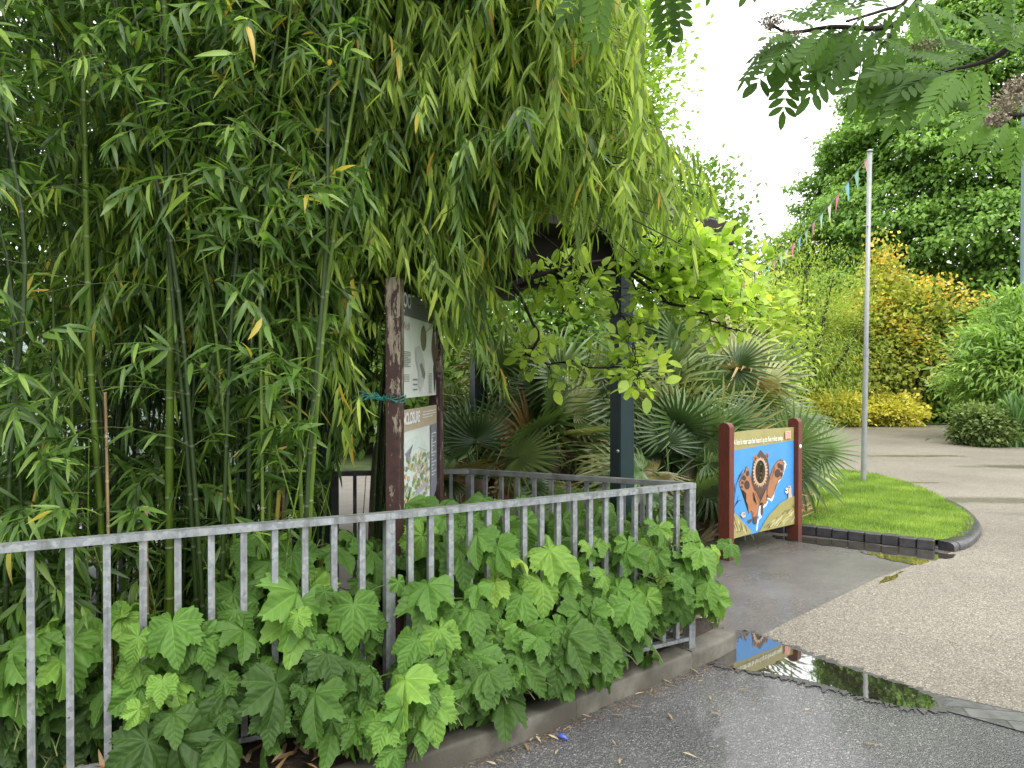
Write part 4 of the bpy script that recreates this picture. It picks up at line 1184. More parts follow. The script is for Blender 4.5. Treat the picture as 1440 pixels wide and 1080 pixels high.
# big lime tree
tb = np.array((20.2, 33, 0.))
tr = thing('lime_tree', 'huge dense rounded green tree filling the right of the sky', 'tree', tb)
a = Acc(); tube(a, [tb, tb + (0, 0, 3), tb + (.2, 0, 9)], [.55, .42, .25], 10); limbs(a, tb + (0, 0, 3), [tb + (5, -3, 10), tb + (-5, -3, 9), tb + (0, 4, 13), tb + (2, -6, 8), tb + (-3, -5, 13)], .22, 1); a.build('trunk', M['bark'], tr)
a = Acc()
LY = np.array([-26, -12, 10, 40, 100, 180, 260, 330, 400, 480, 560, 625.]); LW = np.array([20, 60, 88, 118, 172, 224, 258, 284, 300, 306, 300, 270.])
def lime_shell(n, per, size, k, seed, cr, ti, spread):
    r_ = np.random.default_rng(seed)
    y = np.interp(r_.random(n), np.cumsum(np.r_[0, (LW[1:] + LW[:-1]) * np.diff(LY)]) / ((LW[1:] + LW[:-1]) * np.diff(LY)).sum(), LY)
    wv = np.interp(y, LY, LW) * 33 / F * k
    az = r_.uniform(PI * .93, PI * 2.07, n)
    z = 1.6 + (530 - y) * 33 / F
    lump = 1 + .07 * np.sin(z * 1.9 + np.sin(az * 5) * 1.6) + .05 * np.sin(az * 11 + z * .8)
    wv = wv * lump * (1 - spread * r_.random(n) ** 2)
    cc = np.stack([tb[0] + .9 + wv * np.cos(az), tb[1] + wv * np.sin(az) * .9, np.maximum(z, .2)], 1)
    outw = np.stack([np.cos(az), np.sin(az), np.zeros(n)], 1)
    shelf = np.sin(z * 5.2 + np.sin(az * 7 + z) * 1.5)
    ct = np.clip(.52 + .18 * shelf + r_.normal(0, .16, n), 0, 1)  # light on leaf shelves and shade in their gaps put into the tint
    off = r_.normal(0, 1, (n, per, 3)) * np.array((1, 1, .45))
    pos = cc[:, None] + off * cr + outw[:, None] * (.28 * shelf)[:, None, None]
    dr = outw[:, None] * .8 + r_.normal(0, .6, (n, per, 3)) + np.array((0, 0, -.55))
    nm = outw[:, None] * .45 + np.array((0, 0, .9)) + r_.normal(0, .35, (n, per, 3))
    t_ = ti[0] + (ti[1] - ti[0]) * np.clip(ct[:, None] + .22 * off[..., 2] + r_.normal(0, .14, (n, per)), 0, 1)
    scatter(a, T_SMALL, pos.reshape(-1, 3), dr.reshape(-1, 3), nm.reshape(-1, 3), (size * r_.uniform(.7, 1.25, (n, per))).ravel(), t_.ravel())
lime_shell(13000, 15, .22, 1.0, 3, .25, (.12, 1), .10)
lime_shell(7000, 14, .30, .90, 4, .40, (.05, .45), .10)  # inner fill leaves tinted darker, the crown's inner shade put into colour
a.build('crown', M['lime'], tr)

def shrub(name, label, cat, c, R, ncl, per, size, tpl, mat, seed, stems=6, cr=.25, shell=.4, extra=None, droop=-.1, keep=None, flat=1., stem_mat='bark', core=True, srad=.03, hole=None):
    base = np.array((c[0], c[1], 0.))
    t = thing(name, label, cat, base)
    r_ = np.random.default_rng(seed + 77)
    a = Acc()
    tips = [np.array(c) + nrmz(r_.normal(0, 1, 3) * (1, 1, .6) + (0, 0, .5)) * np.array(R) * .8 for _ in range(stems)]
    limbs(a, base, tips, srad, seed)
    a.build('stem', M[stem_mat], t)
    a = Acc()
    crown(a, c, R, ncl, per, size, tpl, seed, cr, shell, droop, keep=keep, flat=flat)
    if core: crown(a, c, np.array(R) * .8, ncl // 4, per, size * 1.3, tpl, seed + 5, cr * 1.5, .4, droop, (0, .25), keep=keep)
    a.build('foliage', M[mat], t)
    if extra:
        m, n2, p2, s2, cr2, tp2, kp = extra
        a = Acc(); crown(a, c, np.array(R) * 1.03, n2, p2, s2, tp2, seed + 9, cr2, .8, 0, keep=kp); a.build('flowers', M[m], t)['kind'] = 'stuff'
    return t

def cz(px0, px1, py0, py1, D, depth):
    """ellipsoid that spans these pixels at depth D"""
    c = at((px0 + px1) / 2, (py0 + py1) / 2, D); k = D / F
    return c, ((px1 - px0) / 2 * k, depth, (py1 - py0) / 2 * k)

c, R = cz(1030, 1235, 338, 620, 25.5, 2.2)
shrub('maple', 'airy yellow green shrubby tree behind the flagpole', 'shrub', c, R, 520, 30, .14, T_NARROW, 'airy', 21, 14, .36, .30, None, -.15, srad=.06, flat=.6)
c, R = cz(1150, 1390, 385, 620, 27.0, 2.0)
hk = lambda q: ~((proj(q)[0] > 1285) & (proj(q)[1] > 535))
shrub('flowering_shrub', 'olive green shrub covered in orange yellow blossom left of the dark gap', 'shrub', c, R, 560, 18, .20, T_SMALL, 'olive', 22, 14, .30, .3, ('orange', 420, 16, .085, .28, T_DOT, lambda q: hk(q) & (proj(q)[0] > 1175)), -.1, hk, stem_mat='bark_grey', srad=.06)
c, R = cz(1222, 1258, 345, 470, 26.5, .6)
shrub('flowering_shrub', 'tall slender orange blossom spray rising right behind the flagpole', 'shrub', c, R, 60, 14, .18, T_SMALL, 'olive', 23, 6, .22, .1, ('orange', 50, 16, .085, .25, T_DOT, None), 0.2, stem_mat='bark_grey')
c, R = cz(1135, 1212, 552, 604, 25.0, .8)
shrub('golden_shrub', 'low golden yellow ground shrub left of the flagpole by the path', 'shrub', c, R, 260, 16, .13, T_SMALL, 'yellow', 24, 5, .14, .5, None, .2)
c, R = cz(1205, 1296, 560, 602, 25.2, .8)
shrub('golden_shrub', 'low golden yellow ground shrub right of the flagpole by the path', 'shrub', c, R, 280, 16, .13, T_SMALL, 'yellow', 25, 5, .14, .5, None, .2)
c, R = cz(1352, 1540, 445, 604, 19.5, 1.4)
shrub('broadleaf_shrub', 'fresh green leafy shrub at the right edge above the clipped bush', 'shrub', c, R, 620, 20, .26, T_NARROW, 'bright', 26, 8, .24, .45, None, -.25, flat=.55)
c, R = cz(1385, 1480, 405, 520, 20.0, 1.2)
shrub('broadleaf_shrub', 'taller fresh green shrub reaching up beside the lamp column', 'shrub', c, R, 170, 18, .24, T_NARROW, 'bright', 27, 6, .24, .4, None, -.25, flat=.55)
c, R = cz(1352, 1412, 574, 632, 18.0, .7)
shrub('clipped_bush', 'low grey green rounded bush at the right edge of the path', 'bush', c, R, 420, 16, .10, T_SMALL, 'dull', 28, 8, .12, .55, None, 0)
# strap-leaved plants
def strap(px, py, D, h, n, label, seed, mat='strap'):
    b = at(px, py, D); b[2] = 0
    r_ = np.random.default_rng(seed); t = thing('strap_leaf_plant', label, 'plant', b); a = Acc()
    for i in range(n):
        az = r_.uniform(0, 2 * PI); sp_ = r_.uniform(.1, .5); hh = h * r_.uniform(.7, 1.1)
        p = bez(b + r_.normal(0, .08, 3) * (1, 1, 0), b + (math.cos(az) * sp_ * .3, math.sin(az) * sp_ * .3, hh * .8), b + (math.cos(az) * sp_, math.sin(az) * sp_, hh), 7)
        s = np.array((math.sin(az), -math.cos(az), 0)) * .022; wd = np.array((1, 1, 1, .9, .7, .4, .05))[:, None]
        V = np.concatenate([p - s * wd, p + s * wd]); a.add(V, [(k, k + 1, k + 8, k + 7) for k in range(6)], r_.uniform(0, 1))
    a.build('foliage', M[mat], t)
strap(1428, 622, 17.6, 1.25, 60, 'upright strap leaved green clump right of the clipped bush', 1)
strap(1448, 622, 17.6, 1.3, 50, 'strap leaved green clump cut by the right edge of the frame', 2)
c, R = cz(1285, 1370, 525, 600, 28.5, .8)
shrub('dark_hollow_fill', 'very dark leafy mass added as the shaded hollow beneath the blossom shrub', 'hedge', c, R, 240, 16, .25, T_SMALL, 'dark_hedge_hollow', 29, 4, .3, .3)  # dark leaves added for a shaded hollow, the shade put into their colour
sheet('lawn', [(13.4, 25.9, 0), (17.6, 25.7, 0), (18.4, 28.3, 0), (13.8, 28.6, 0)], M['grass'], .02)

# trees behind the canes
def btree(label, px0, px1, py0, py1, D, mat, seed, ncl, per, size, tpl=T_SMALL, keep=None, name='broadleaf_tree', cr=.3, shell=.2):
    c, R = cz(px0, px1, py0, py1, D, (px1 - px0) / 2 * D / F)
    b = np.array((c[0], D, 0)); t = thing(name, label, 'tree', b)
    a = Acc(); top = np.array((c[0], D, c[2] + R[2] * .5)); tube(a, [b, b * .5 + top * .5 + (.1, 0, 0), top], [.22, .15, .05], 8)
    r_ = np.random.default_rng(seed)
    limbs(a, np.array((c[0], D, max(1.5, c[2] - R[2] * .6))), [c + nrmz(r_.normal(0, 1, 3) + (0, 0, .4)) * R * .85 for _ in range(12)], .09, seed)
    a.build('trunk', M['bark'], t)
    a = Acc(); crown(a, c, R, ncl, per, size, tpl, seed, cr, shell, -.25, keep=keep); a.build('crown', M[mat], t)
btree('pale spring green tree showing above the drooping bamboo against the sky', 740, 948, -60, 420, 17, 'pale_tree', 31, 650, 22, .17, cr=.34)
btree('loose mid green tree whose rounded side shows right of the bamboo tips', 905, 1048, 235, 520, 21, 'mid_tree', 32, 420, 20, .2, cr=.36)
btree('thin wispy tree top beyond the far end of the bunting', 1055, 1118, 318, 480, 29, 'mid_tree', 33, 70, 14, .2, cr=.3)
btree('broad green tree behind the shelter and the palms', 600, 900, 330, 640, 15, 'mid_tree', 34, 620, 22, .17, cr=.34)
btree('yellow green tree behind the big fan palm', 930, 1110, 375, 620, 18.5, 'airy', 35, 500, 20, .18, cr=.3)
btree('shaded green tree beyond the paving at the left of the info board', 380, 640, 250, 640, 16, 'mid_tree', 36, 500, 20, .2, cr=.4)
btree('tree behind the pale screen wall at the left', 40, 330, -120, 480, 15, 'mid_tree', 37, 420, 20, .2, cr=.5)
# low hedge line that closes the far end of the garden
for i, (x, D, h, lab) in enumerate(((-16, 34, 3.2, 'dark hedge far behind the left bamboo'), (-5, 36, 3.4, 'dark hedge far behind the shelter'), (6, 36, 3.2, 'dark hedge behind the fan palms'), (17, 37, 3.4, 'dark hedge under the huge green tree'), (28, 36, 3.4, 'dark hedge beyond the right edge shrubs'))):
    shrub('hedge', lab, 'hedge', (x, D, h * .45), (6.2, 1.5, h * .6), 420, 18, .36, T_SMALL, 'dark_hedge_hollow' if i != 1 else 'mid_tree', 40 + i, 4, .5, .5)

# ------------------------------------------------------------------ palms and ferns
def palm(label, base, heads, nf, rad, mat, seed, dead=6, up=.25, name='fan_palm'):
    r_ = np.random.default_rng(seed)
    t = thing(name, label, 'palm', base)
    a = Acc(); st = Acc(); fo = Acc()
    for hx, hy, hz in heads:
        top = np.array(base) + (hx, hy, hz)
        tube(a, bez(np.array(base) + (hx * .3, hy * .3, 0), np.array(base) + (hx * .6, hy * .6, hz * .6), top, 8), np.linspace(.10, .085, 8) * r_.uniform(.9, 1.2, 8), 8)
        for i in range(nf + dead):
            az = r_.uniform(0, 2 * PI) ; el = r_.uniform(-.15, 1.4) if i < nf else r_.uniform(-1.1, -.35)
            pl = rad * r_.uniform(.7, 1.15)
            d = np.array((math.cos(az) * math.cos(el), math.sin(az) * math.cos(el), math.sin(el)))
            far_ = top + d * (pl + rad * 1.1)
            bA, bB = gr(1021, 787)[:2], gr(1117.5, 760)[:2]; bt = nrmz(bB - bA); be = np.array((bt[1], -bt[0]))
            u_ = (far_[:2] - bA) @ bt; v_ = (far_[:2] - bA) @ be
            if v_ > -.14 and -.45 < u_ < 1.75 and far_[2] < 1.75: continue
            tip = top + d * pl + np.array((0, 0, -.12 * pl))
            tube(st, bez(top, top + d * pl * .6 + (0, 0, .05), tip, 6), np.linspace(.012, .006, 6), 4)
            fd = nrmz(d + np.array((0, 0, -.15 if i < nf else -.9)))
            nm = np.array((-.15, -.55, .75)) + d * r_.uniform(-.2, .3) + r_.normal(0, .3, 3)
            R_ = rad * r_.uniform(.8, 1.15)
            ti = r_.uniform(.05, .78) if i < nf else r_.uniform(.84, 1)
            if i < nf and r_.random() < .12: ti = r_.uniform(.78, .88)
            k = r_.integers(0, 3) if i < nf else 3
            if el < .1: k = 1 if r_.random() < .5 else k
            scatter(fo, T_FAN[k], tip[None], fd[None], nm[None], [R_], [ti])
    a.build('trunk', M['bark_grey'], t); st.build('stalks', M['palm'], t); fo.build('fronds', M[mat], t)
D = 8.6
palm('large fan palm clump with silvery top fronds behind the lion board', np.array((2.25, 8.75, 0)), [(-.05, .3, 1.6), (-.6, .2, 1.2), (.42, .4, 1.15), (-.25, -.1, .85), (.4, .1, .6), (.0, -.2, .45), (-.5, -.2, .5)], 21, .62, 'palm_pale', 51, 7)
palm('fan palm standing behind the large silvery clump nearest the flagpole side', np.array((2.75, 9.7, 0)), [(0, 0, 1.0), (-.4, .1, 1.35), (.25, .1, .55)], 16, .6, 'palm_pale', 57, 6)
palm('dark green fan palm low between the shelter post and the lion board', np.array((1.55, 7.6, 0)), [(0, 0, .55), (.3, .25, .75), (.25, -.1, .2)], 13, .52, 'palm', 52, 4)
palm('fan palm with pale drooping fronds just left of the right shelter post', np.array((.45, 8.6, 0)), [(0, 0, .85), (.35, .2, 1.2)], 14, .58, 'palm_pale', 53, 6)
palm('browning fan palm between the two shelter posts', np.array((-.02, 9.3, 0)), [(0, 0, 1.2), (-.3, .2, .8), (.4, -.3, .6)], 13, .6, 'palm_pale', 54, 10)
palm('dark fan palm in shade beneath the left shelter post', np.array((-.35, 8.0, 0)), [(0, 0, .55)], 14, .5, 'palm', 55, 3)
palm('small fan palm leaning out over the lawn at the right end of the lion board', np.array((2.85, 8.45, 0)), [(.1, -.05, .45)], 12, .52, 'palm_pale', 56, 7)
def fern(label, base, n, L, seed):
    r_ = np.random.default_rng(seed); t = thing('fern', label, 'fern', base); a = Acc()
    for i in range(n):
        az = 2 * PI * i / n + r_.normal(0, .2); el = r_.uniform(.6, 1.15)
        d = np.array((math.cos(az) * math.cos(el), math.sin(az) * math.cos(el), math.sin(el)))
        scatter(a, T_FERN, np.array(base)[None] + (0, 0, .02), d[None], (np.array((0, 0, 1.)) - d * .1)[None] + r_.normal(0, .1, (1, 3)), [L * r_.uniform(.8, 1.15)], [r_.uniform(0, 1)])
    a.build('fronds', M['fern'], t)
for i, (px, D_, L_, lab) in enumerate(((735, 6.4, .95, 'fern nearest the bend of the back railing'), (775, 6.0, 1.0, 'fern in front of the dark hollow under the palms'), (815, 6.3, 1.0, 'fern midway between the two shelter posts'), (850, 5.9, .85, 'fern close beside the right shelter post'), (690, 6.6, .8, 'fern just right of the left shelter post'))):
    fern(lab, ((px - 720) / F * D_, D_, .0), 15, L_, 60 + i)

# ------------------------------------------------------------------ bamboo
def bamboo(name, label, path, r0, r1, tb=.3, nodes=20, nb=2, blen=(.45, .8), weep=.16, mat='culm', lmat='bamboo', lw=1., trunc=False, group=None, seed=0, prune=None, leaf=(.088, .15), lps=3, out=None, tmax=1., cut=False, hang=.35, tint=(0, 1)):
    r_ = np.random.default_rng(seed)
    P = spline(path, 60); d = np.r_[0, np.cumsum(np.linalg.norm(np.diff(P, axis=0), axis=1))]; tot = d[-1]
    if trunc:
        px_t, py_t = proj(P); bad = np.where((px_t > np.interp(py_t, RX_Y, RX_X) - 12) & (py_t > -80))[0]
        if len(bad): P = P[:max(8, bad[0])]; d = d[:len(P)]; tot = d[-1]
    def pt(s): return np.stack([np.interp(s, d, P[:, k]) for k in range(3)], -1)
    base = P[0].copy()
    t = thing(name, label, 'bamboo', base, group)
    a = Acc(); ss = []; rr = []; tn = []
    ns = np.linspace(.04, 1, nodes) ** .97 * tot
    for s in ns:
        rad = r0 + (r1 - r0) * s / tot
        ss += [s - .011, s - .004, s, s + .003, s + .012]; rr += [rad, rad * 1.02, rad * 1.13, rad * 1.03, rad]; tn += [.3, .35, .95, 1., .3]
    ss = np.array([0] + ss); rr = np.array([r0] + rr); tn = np.array([.3] + tn)
    o = np.argsort(ss); ss, rr, tn = np.clip(ss[o], 0, tot), rr[o], tn[o]
    k = np.r_[True, np.diff(ss) > 1e-4]
    tube(a, pt(ss[k]), rr[k], 10 if r0 > .012 else 7, tn[k], cap=cut)
    a.build('cane', M[mat], t)
    bs = ns[(ns / tot >= tb) & (ns / tot <= tmax)]
    if len(bs) == 0 or nb == 0: return t
    bs = np.repeat(bs, nb); n = len(bs)
    az = r_.uniform(0, 2 * PI, n) if out is None else out + r_.normal(0, .9, n)
    el = r_.uniform(.15, .9, n)
    dirs = np.stack([np.cos(az) * np.cos(el), np.sin(az) * np.cos(el), np.sin(el)], 1)
    L = r_.uniform(*blen, n); SEG = 7
    p = pt(bs); pts = [p]; ds = [dirs]
    for i in range(SEG):
        dirs = nrmz(dirs + np.array((0, 0, -1.)) * weep * (1 + .25 * i) + r_.normal(0, .10, (n, 3)))
        p = p + dirs * (L / SEG)[:, None]; pts.append(p); ds.append(dirs)
    pts = np.array(pts).transpose(1, 0, 2); ds = np.array(ds).transpose(1, 0, 2)
    keepb = np.ones(n, bool)
    if prune is not None: keepb = prune(pts[:, 4]) & prune(pts[:, 2]) & prune(pts[:, 6]) & prune(pts[:, 7])
    tw = Acc()
    for i in range(n):
        if keepb[i]: tube(tw, pts[i], np.linspace(.0024, .0009, SEG + 1), 3)
    if keepb.sum() > 5: tw.build('twigs', M['twig'], t)
    pts, ds = pts[keepb], ds[keepb]; n = len(pts)
    if n == 0: return t
    lp_, ld_ = [], []
    for i in range(2, SEG + 1):
        for k in range(lps if i < SEG else lps + 1):
            jit = r_.random((n, 1))
            b = pts[:, i] * (1 - jit) + pts[:, i - 1] * jit
            side = r_.normal(0, 1, (n, 3)); side -= ds[:, i] * (side * ds[:, i]).sum(1, keepdims=True); side = nrmz(side * (1, 1, .5))
            dr = ds[:, i] * r_.uniform(.3, 1.0, (n, 1)) + side * r_.uniform(.3, .9, (n, 1)) + np.array((0, 0, -1.)) * (hang * r_.uniform(.5, 2.2, (n, 1)))
            lp_.append(b); ld_.append(nrmz(dr))
    lp_ = np.concatenate(lp_); ld_ = np.concatenate(ld_)
    if prune is not None:
        k = prune(lp_ + ld_ * .1); lp_, ld_ = lp_[k], ld_[k]
    N = len(lp_)
    fo = Acc(); pick = r_.integers(0, 3, N)
    nm = np.array((0, -.35, 1.)) + r_.normal(0, .45, (N, 3))
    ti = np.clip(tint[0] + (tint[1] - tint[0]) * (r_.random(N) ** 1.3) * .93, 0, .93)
    yl = r_.random(N) < .018; ti[yl] = r_.uniform(.95, 1, yl.sum())
    sz = r_.uniform(*leaf, N)
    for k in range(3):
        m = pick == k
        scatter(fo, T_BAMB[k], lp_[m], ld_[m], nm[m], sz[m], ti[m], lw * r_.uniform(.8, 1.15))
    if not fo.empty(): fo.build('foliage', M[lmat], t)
    return t

def cl(pts, D0):
    """path through pixels: list of (px, py, D)"""
    return [at(*q) for q in pts]
def contour(pl, invert=False):
    xs = np.array([q[0] for q in pl]); ys = np.array([q[1] for q in pl])
    return xs, ys
LOWX, LOWY = contour([(-900, 2000), (410, 2000), (430, 740), (500, 660), (530, 560), (541, 398), (570, 398), (612, 440), (622, 620), (650, 650), (700, 655), (722, 600), (742, 480), (765, 385), (800, 400), (850, 392), (905, 400), (960, 400), (1015, 420), (1028, 380), (1040, 250), (2000, 250)])
RX_Y, RX_X = contour([(-3000, 905), (-200, 905), (60, 912), (120, 905), (165, 925), (190, 955), (225, 985), (260, 1010), (330, 1030), (420, 1030), (3000, 1030)], 0)
def pr_main(q):
    px, py = proj(q)
    ok = (py < np.interp(px, LOWX, LOWY)) & (px < np.interp(py, RX_Y, RX_X))
    h_ = np.modf(np.abs(np.sin(q[:, 0] * 7.3 + 1.7) * 2.1 + np.sin(q[:, 0] * 31.0)))[0]      # strands thin out towards the fringe, gap by gap
    ok &= ~((px > 715) & (py > 328 + 22 * np.sin(px * .03)) & (h_ < .50))
    off = (py < -60)
    return ok | (off & (px < 960))
VIS1 = ([(234, 100), (240, 400), (238, 700), (238, 950)], 190, 960, 19)
VIS2 = ([(117, 0), (120, 250), (128, 520), (142, 740), (152, 940)], 120, 960, 14)
VIS3 = ([(300, 200), (282, 400), (272, 560), (262, 740)], 380, 800, 9)
def pr_left(q):
    px, py = proj(q)
    ok = (px < 545) & ((py < np.interp(px, LOWX, LOWY)))
    ok &= ~((px > 462) & (px < 508) & (py > 495) & (py < 720))
    for pl, y0, y1, hw in (VIS1, VIS2, VIS3):
        cx = np.interp(py, [q_[1] for q_ in pl], [q_[0] for q_ in pl])
        h_ = np.modf(np.abs(np.sin(q[:, 0] * 91.7 + q[:, 2] * 57.3)) * 43.7)[0]
        ok &= ~((np.abs(px - cx) < hw) & (py > y0) & (py < y1) & (q[:, 1] < 3.72) & (h_ < .88))
    # stay on the bed side of the front railing
    s = (q[:, 0] - FJ[0]) * (-FLd[1]) + (q[:, 1] - FJ[1]) * FLd[0]
    nl_ = np.array((FLd[1], -FLd[0])); nl_ = nl_ if nl_[1] < 0 else -nl_
    sdf = (q[:, :2] - FJ) @ nl_
    ok &= ~((sdf > -.04) & (q[:, 2] < 1.35)) & (sdf < .35)
    return ok & (np.abs(q[:, 1]) > 2.2)
Z0 = .1
def gpt(px, D): return np.array(((px - 720) / F * D, D, Z0))
# the canes that can be told apart
bamboo('bamboo_cane', 'thickest bright green bamboo cane standing upright left of centre of the clump', [gpt(238, 3.55), at(238, 700, 3.55), at(240, 400, 3.55), at(234, 100, 3.55), at(228, -200, 3.6), at(240, -620, 3.7)], .0195, .012, .42, 24, 2, (.4, .75), .07, 'culm', seed=101, hang=.18, prune=pr_left)
bamboo('bamboo_cane', 'second thick green bamboo cane leaning slightly left near the left edge', [gpt(152, 3.5), at(142, 740, 3.5), at(128, 520, 3.5), at(120, 250, 3.5), at(117, 0, 3.55), at(120, -500, 3.7)], .0155, .010, .35, 24, 2, (.4, .75), .07, 'culm', seed=102, hang=.18, prune=pr_left)
bamboo('bamboo_cane', 'thin dark green bamboo cane bending right beside the thickest cane', [gpt(250, 3.7), at(262, 740, 3.7), at(272, 560, 3.7), at(282, 400, 3.75), at(300, 200, 3.8), at(330, -100, 3.9)], .009, .005, .35, 20, 2, (.4, .7), .08, 'culm_dark', seed=103, hang=.18, prune=pr_left)
bamboo('bamboo_cane', 'olive green bamboo cane leaning right towards the information board', [gpt(372, 3.7), at(378, 690, 3.7), at(398, 590, 3.7), at(415, 470, 3.75), at(430, 330, 3.8), at(470, 0, 3.9), at(560, -300, 4.1)], .010, .006, .4, 20, 2, (.4, .7), .09, 'culm', seed=104, hang=.2, prune=pr_left)
bamboo('bamboo_cane', 'dark green bamboo cane just left of the gap beside the information board', [gpt(420, 3.9), at(428, 700, 3.9), at(440, 580, 3.9), at(446, 450, 3.9), at(450, 250, 4.0), at(480, -200, 4.2)], .011, .007, .4, 20, 2, (.4, .7), .10, 'culm_dark', seed=105, hang=.2, prune=pr_left)
bamboo('dead_cane', 'brown dead bamboo cane behind the olive green cane', [gpt(398, 3.6), at(398, 730, 3.6), at(401, 600, 3.6), at(404, 450, 3.6)], .0085, .007, .9, 9, 0, mat='culm_brown', seed=106, cut=True)
bamboo('dead_cane', 'pale tan dead bamboo cane cut at half height beside the second cane', [gpt(156, 3.3), at(152, 740, 3.3), at(150, 640, 3.3), at(148, 552, 3.3)], .0075, .0065, .9, 8, 0, mat='culm_dead', seed=107, cut=True)
bamboo('dead_cane', 'tall dark brown dead cane above the pale cut cane', [gpt(143, 3.9), at(144, 700, 3.9), at(146, 560, 3.9), at(147, 452, 3.9)], .007, .006, .9, 9, 0, mat='culm_brown', seed=108, cut=True)
bamboo('bamboo_cane', 'bright yellow bamboo cane leaning right at the left edge', [gpt(36, 3.1), at(44, 740, 3.1), at(54, 680, 3.1), at(62, 615, 3.1)], .0075, .006, .5, 9, 1, (.2, .35), .2, 'culm_yel', seed=109, prune=pr_left)
bamboo('dead_cane', 'short tan cane stub cut off just above the front railing', [gpt(206, 3.2), at(205, 760, 3.2), at(205, 712, 3.2)], .0095, .009, .9, 5, 0, mat='culm_dead', seed=110, cut=True)
bamboo('dead_cane', 'short yellow green cane stub cut off beside the brown dead cane', [gpt(384, 3.5), at(388, 730, 3.5), at(393, 690, 3.5)], .0105, .010, .9, 5, 0, mat='culm_yel', seed=111, cut=True)
bamboo('bamboo_cane', 'slanting green bamboo cane in the gap left of the information board', [gpt(446, 4.1), at(458, 700, 4.1), at(480, 620, 4.1), at(500, 500, 4.15), at(530, 300, 4.3)], .009, .007, .6, 14, 1, (.3, .6), .16, 'culm', seed=112, prune=pr_left)
# the crowd of thinner canes behind them
GL = 'thin bamboo canes deep in the shaded clump'
LL = 'one of the thin shaded bamboo canes crowding the clump behind the thick ones'
r_ = np.random.default_rng(77)
for i in range(46):
    px = r_.uniform(-260, 430); D = r_.uniform(3.25, 4.45) if px > 60 else r_.uniform(3.0, 4.4)
    ln_ = r_.normal(0, 40); ln2 = ln_ + r_.normal(10, 60)
    pth = [gpt(px, D), at(px + ln_ * .3, 640, D), at(px + ln_ * .7, 350, D + .05), at(px + ln2, 50, D + .1), at(px + ln2 * 1.6 + 20, -400, D + .2), at(px + ln2 * 2.0 + 60, -760, D + .3)]
    rr0 = r_.uniform(.006, .013)
    bamboo('bamboo_cane', LL, pth, rr0, rr0 * .5, r_.uniform(.02, .26), 26, 2, (.35, .75), .08, 'culm_dark' if i % 3 else 'culm', group=GL, seed=200 + i, prune=pr_left, lps=3, hang=.2, tint=(0, .45) if D > 3.8 else (.15, 1))  # rear canes get darker leaf tints, the clump's inner shade put into colour
# young leafy growth close to the ground
GY = 'low leafy young bamboo shoots'
LY_ = 'low leafy young bamboo shoot close behind the front railing'
for i in range(30):
    px = -60 + 590 * ((i * .618 + .13) % 1); D = r_.uniform(3.15, 4.0) if px > 90 else r_.uniform(2.95, 3.8)
    if px > 470: D = r_.uniform(3.9, 4.2)
    b_ = gpt(px, D); hgt = r_.uniform(.7, 1.5)
    pth = [b_, b_ + np.array((r_.normal(0, .05), 0, hgt * .5)), b_ + np.array((r_.normal(0, .16), r_.normal(0, .05), hgt))]
    bamboo('bamboo_shoot', LY_, pth, .005, .002, .12, 11, 2, (.25, .5), .10, 'culm', group=GY, seed=700 + i, prune=pr_left, lps=3, hang=.2, tint=(.1, .95))
# a second stand added as dark backdrop at left, shade put into its tints
GB = 'dark tinted bamboo canes beyond the back railing'
LB = 'one of the dark tinted bamboo canes added beyond the back railing at the left'
for i in range(26):
    px = -330 + 720 * ((i * .618) % 1); D = r_.uniform(5.0, 6.4)
    b_ = gpt(px, D); b_[2] = 0
    pth = [b_, at(px + r_.normal(0, 15), 600, D), at(px + r_.normal(0, 40), 250, D), at(px + r_.normal(10, 60), -150, D), at(px + r_.normal(20, 90), -420, D)]
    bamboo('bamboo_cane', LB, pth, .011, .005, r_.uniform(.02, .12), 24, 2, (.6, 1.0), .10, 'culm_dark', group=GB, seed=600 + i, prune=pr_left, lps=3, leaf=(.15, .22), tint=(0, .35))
# arching canes: they rise behind the info board and hang to the right
GA = 'arching bamboo canes hanging over to the right'
LA = 'one of the slender bamboo canes arching right under their weight of hanging leaves'
for i in range(98):
    f = i / 97
    px0 = r_.uniform(120, 450) if i % 5 else r_.uniform(515, 535); D0 = r_.uniform(3.9, 4.6)
    ex_ = 520 + 500 * ((i * .618) % 1) ; D1 = r_.uniform(3.5, 4.9)
    if i >= 54: ex_ = 740 + 290 * ((i * .618) % 1)
    ytop = r_.uniform(-420, 60) + .26 * max(0, ex_ - 800)
    if i >= 54: ytop = r_.uniform(-40, 170) + .2 * max(0, ex_ - 850)
    if i >= 84: ex_ = 660 + 350 * ((i * .618) % 1); ytop = r_.uniform(90, 235) + .2 * max(0, ex_ - 880)
    yend = ytop + r_.uniform(60, 170)
    pth = [gpt(px0, D0), at(px0 + 25, 500, D0), at(px0 + (ex_ - px0) * .25, 120, D0 * .8 + D1 * .2), at(px0 + (ex_ - px0) * .6, ytop + 20, (D0 + D1) / 2), at(ex_, yend, D1)]
    bamboo('bamboo_cane', LA, pth, r_.uniform(.007, .010), .003, .34, 32, 2, (.5, 1.0), [.26, .13, .2][i % 3], 'culm_dark', 'bamboo_backlit' if ex_ > 770 else 'bamboo', group=GA, trunc=True, seed=300 + i, prune=pr_main, lps=4, hang=[.8, .45, .6][i % 3], lw=.72, leaf=(.10, .165), tint=(.1, 1) if ex_ > 700 else (0, .85))

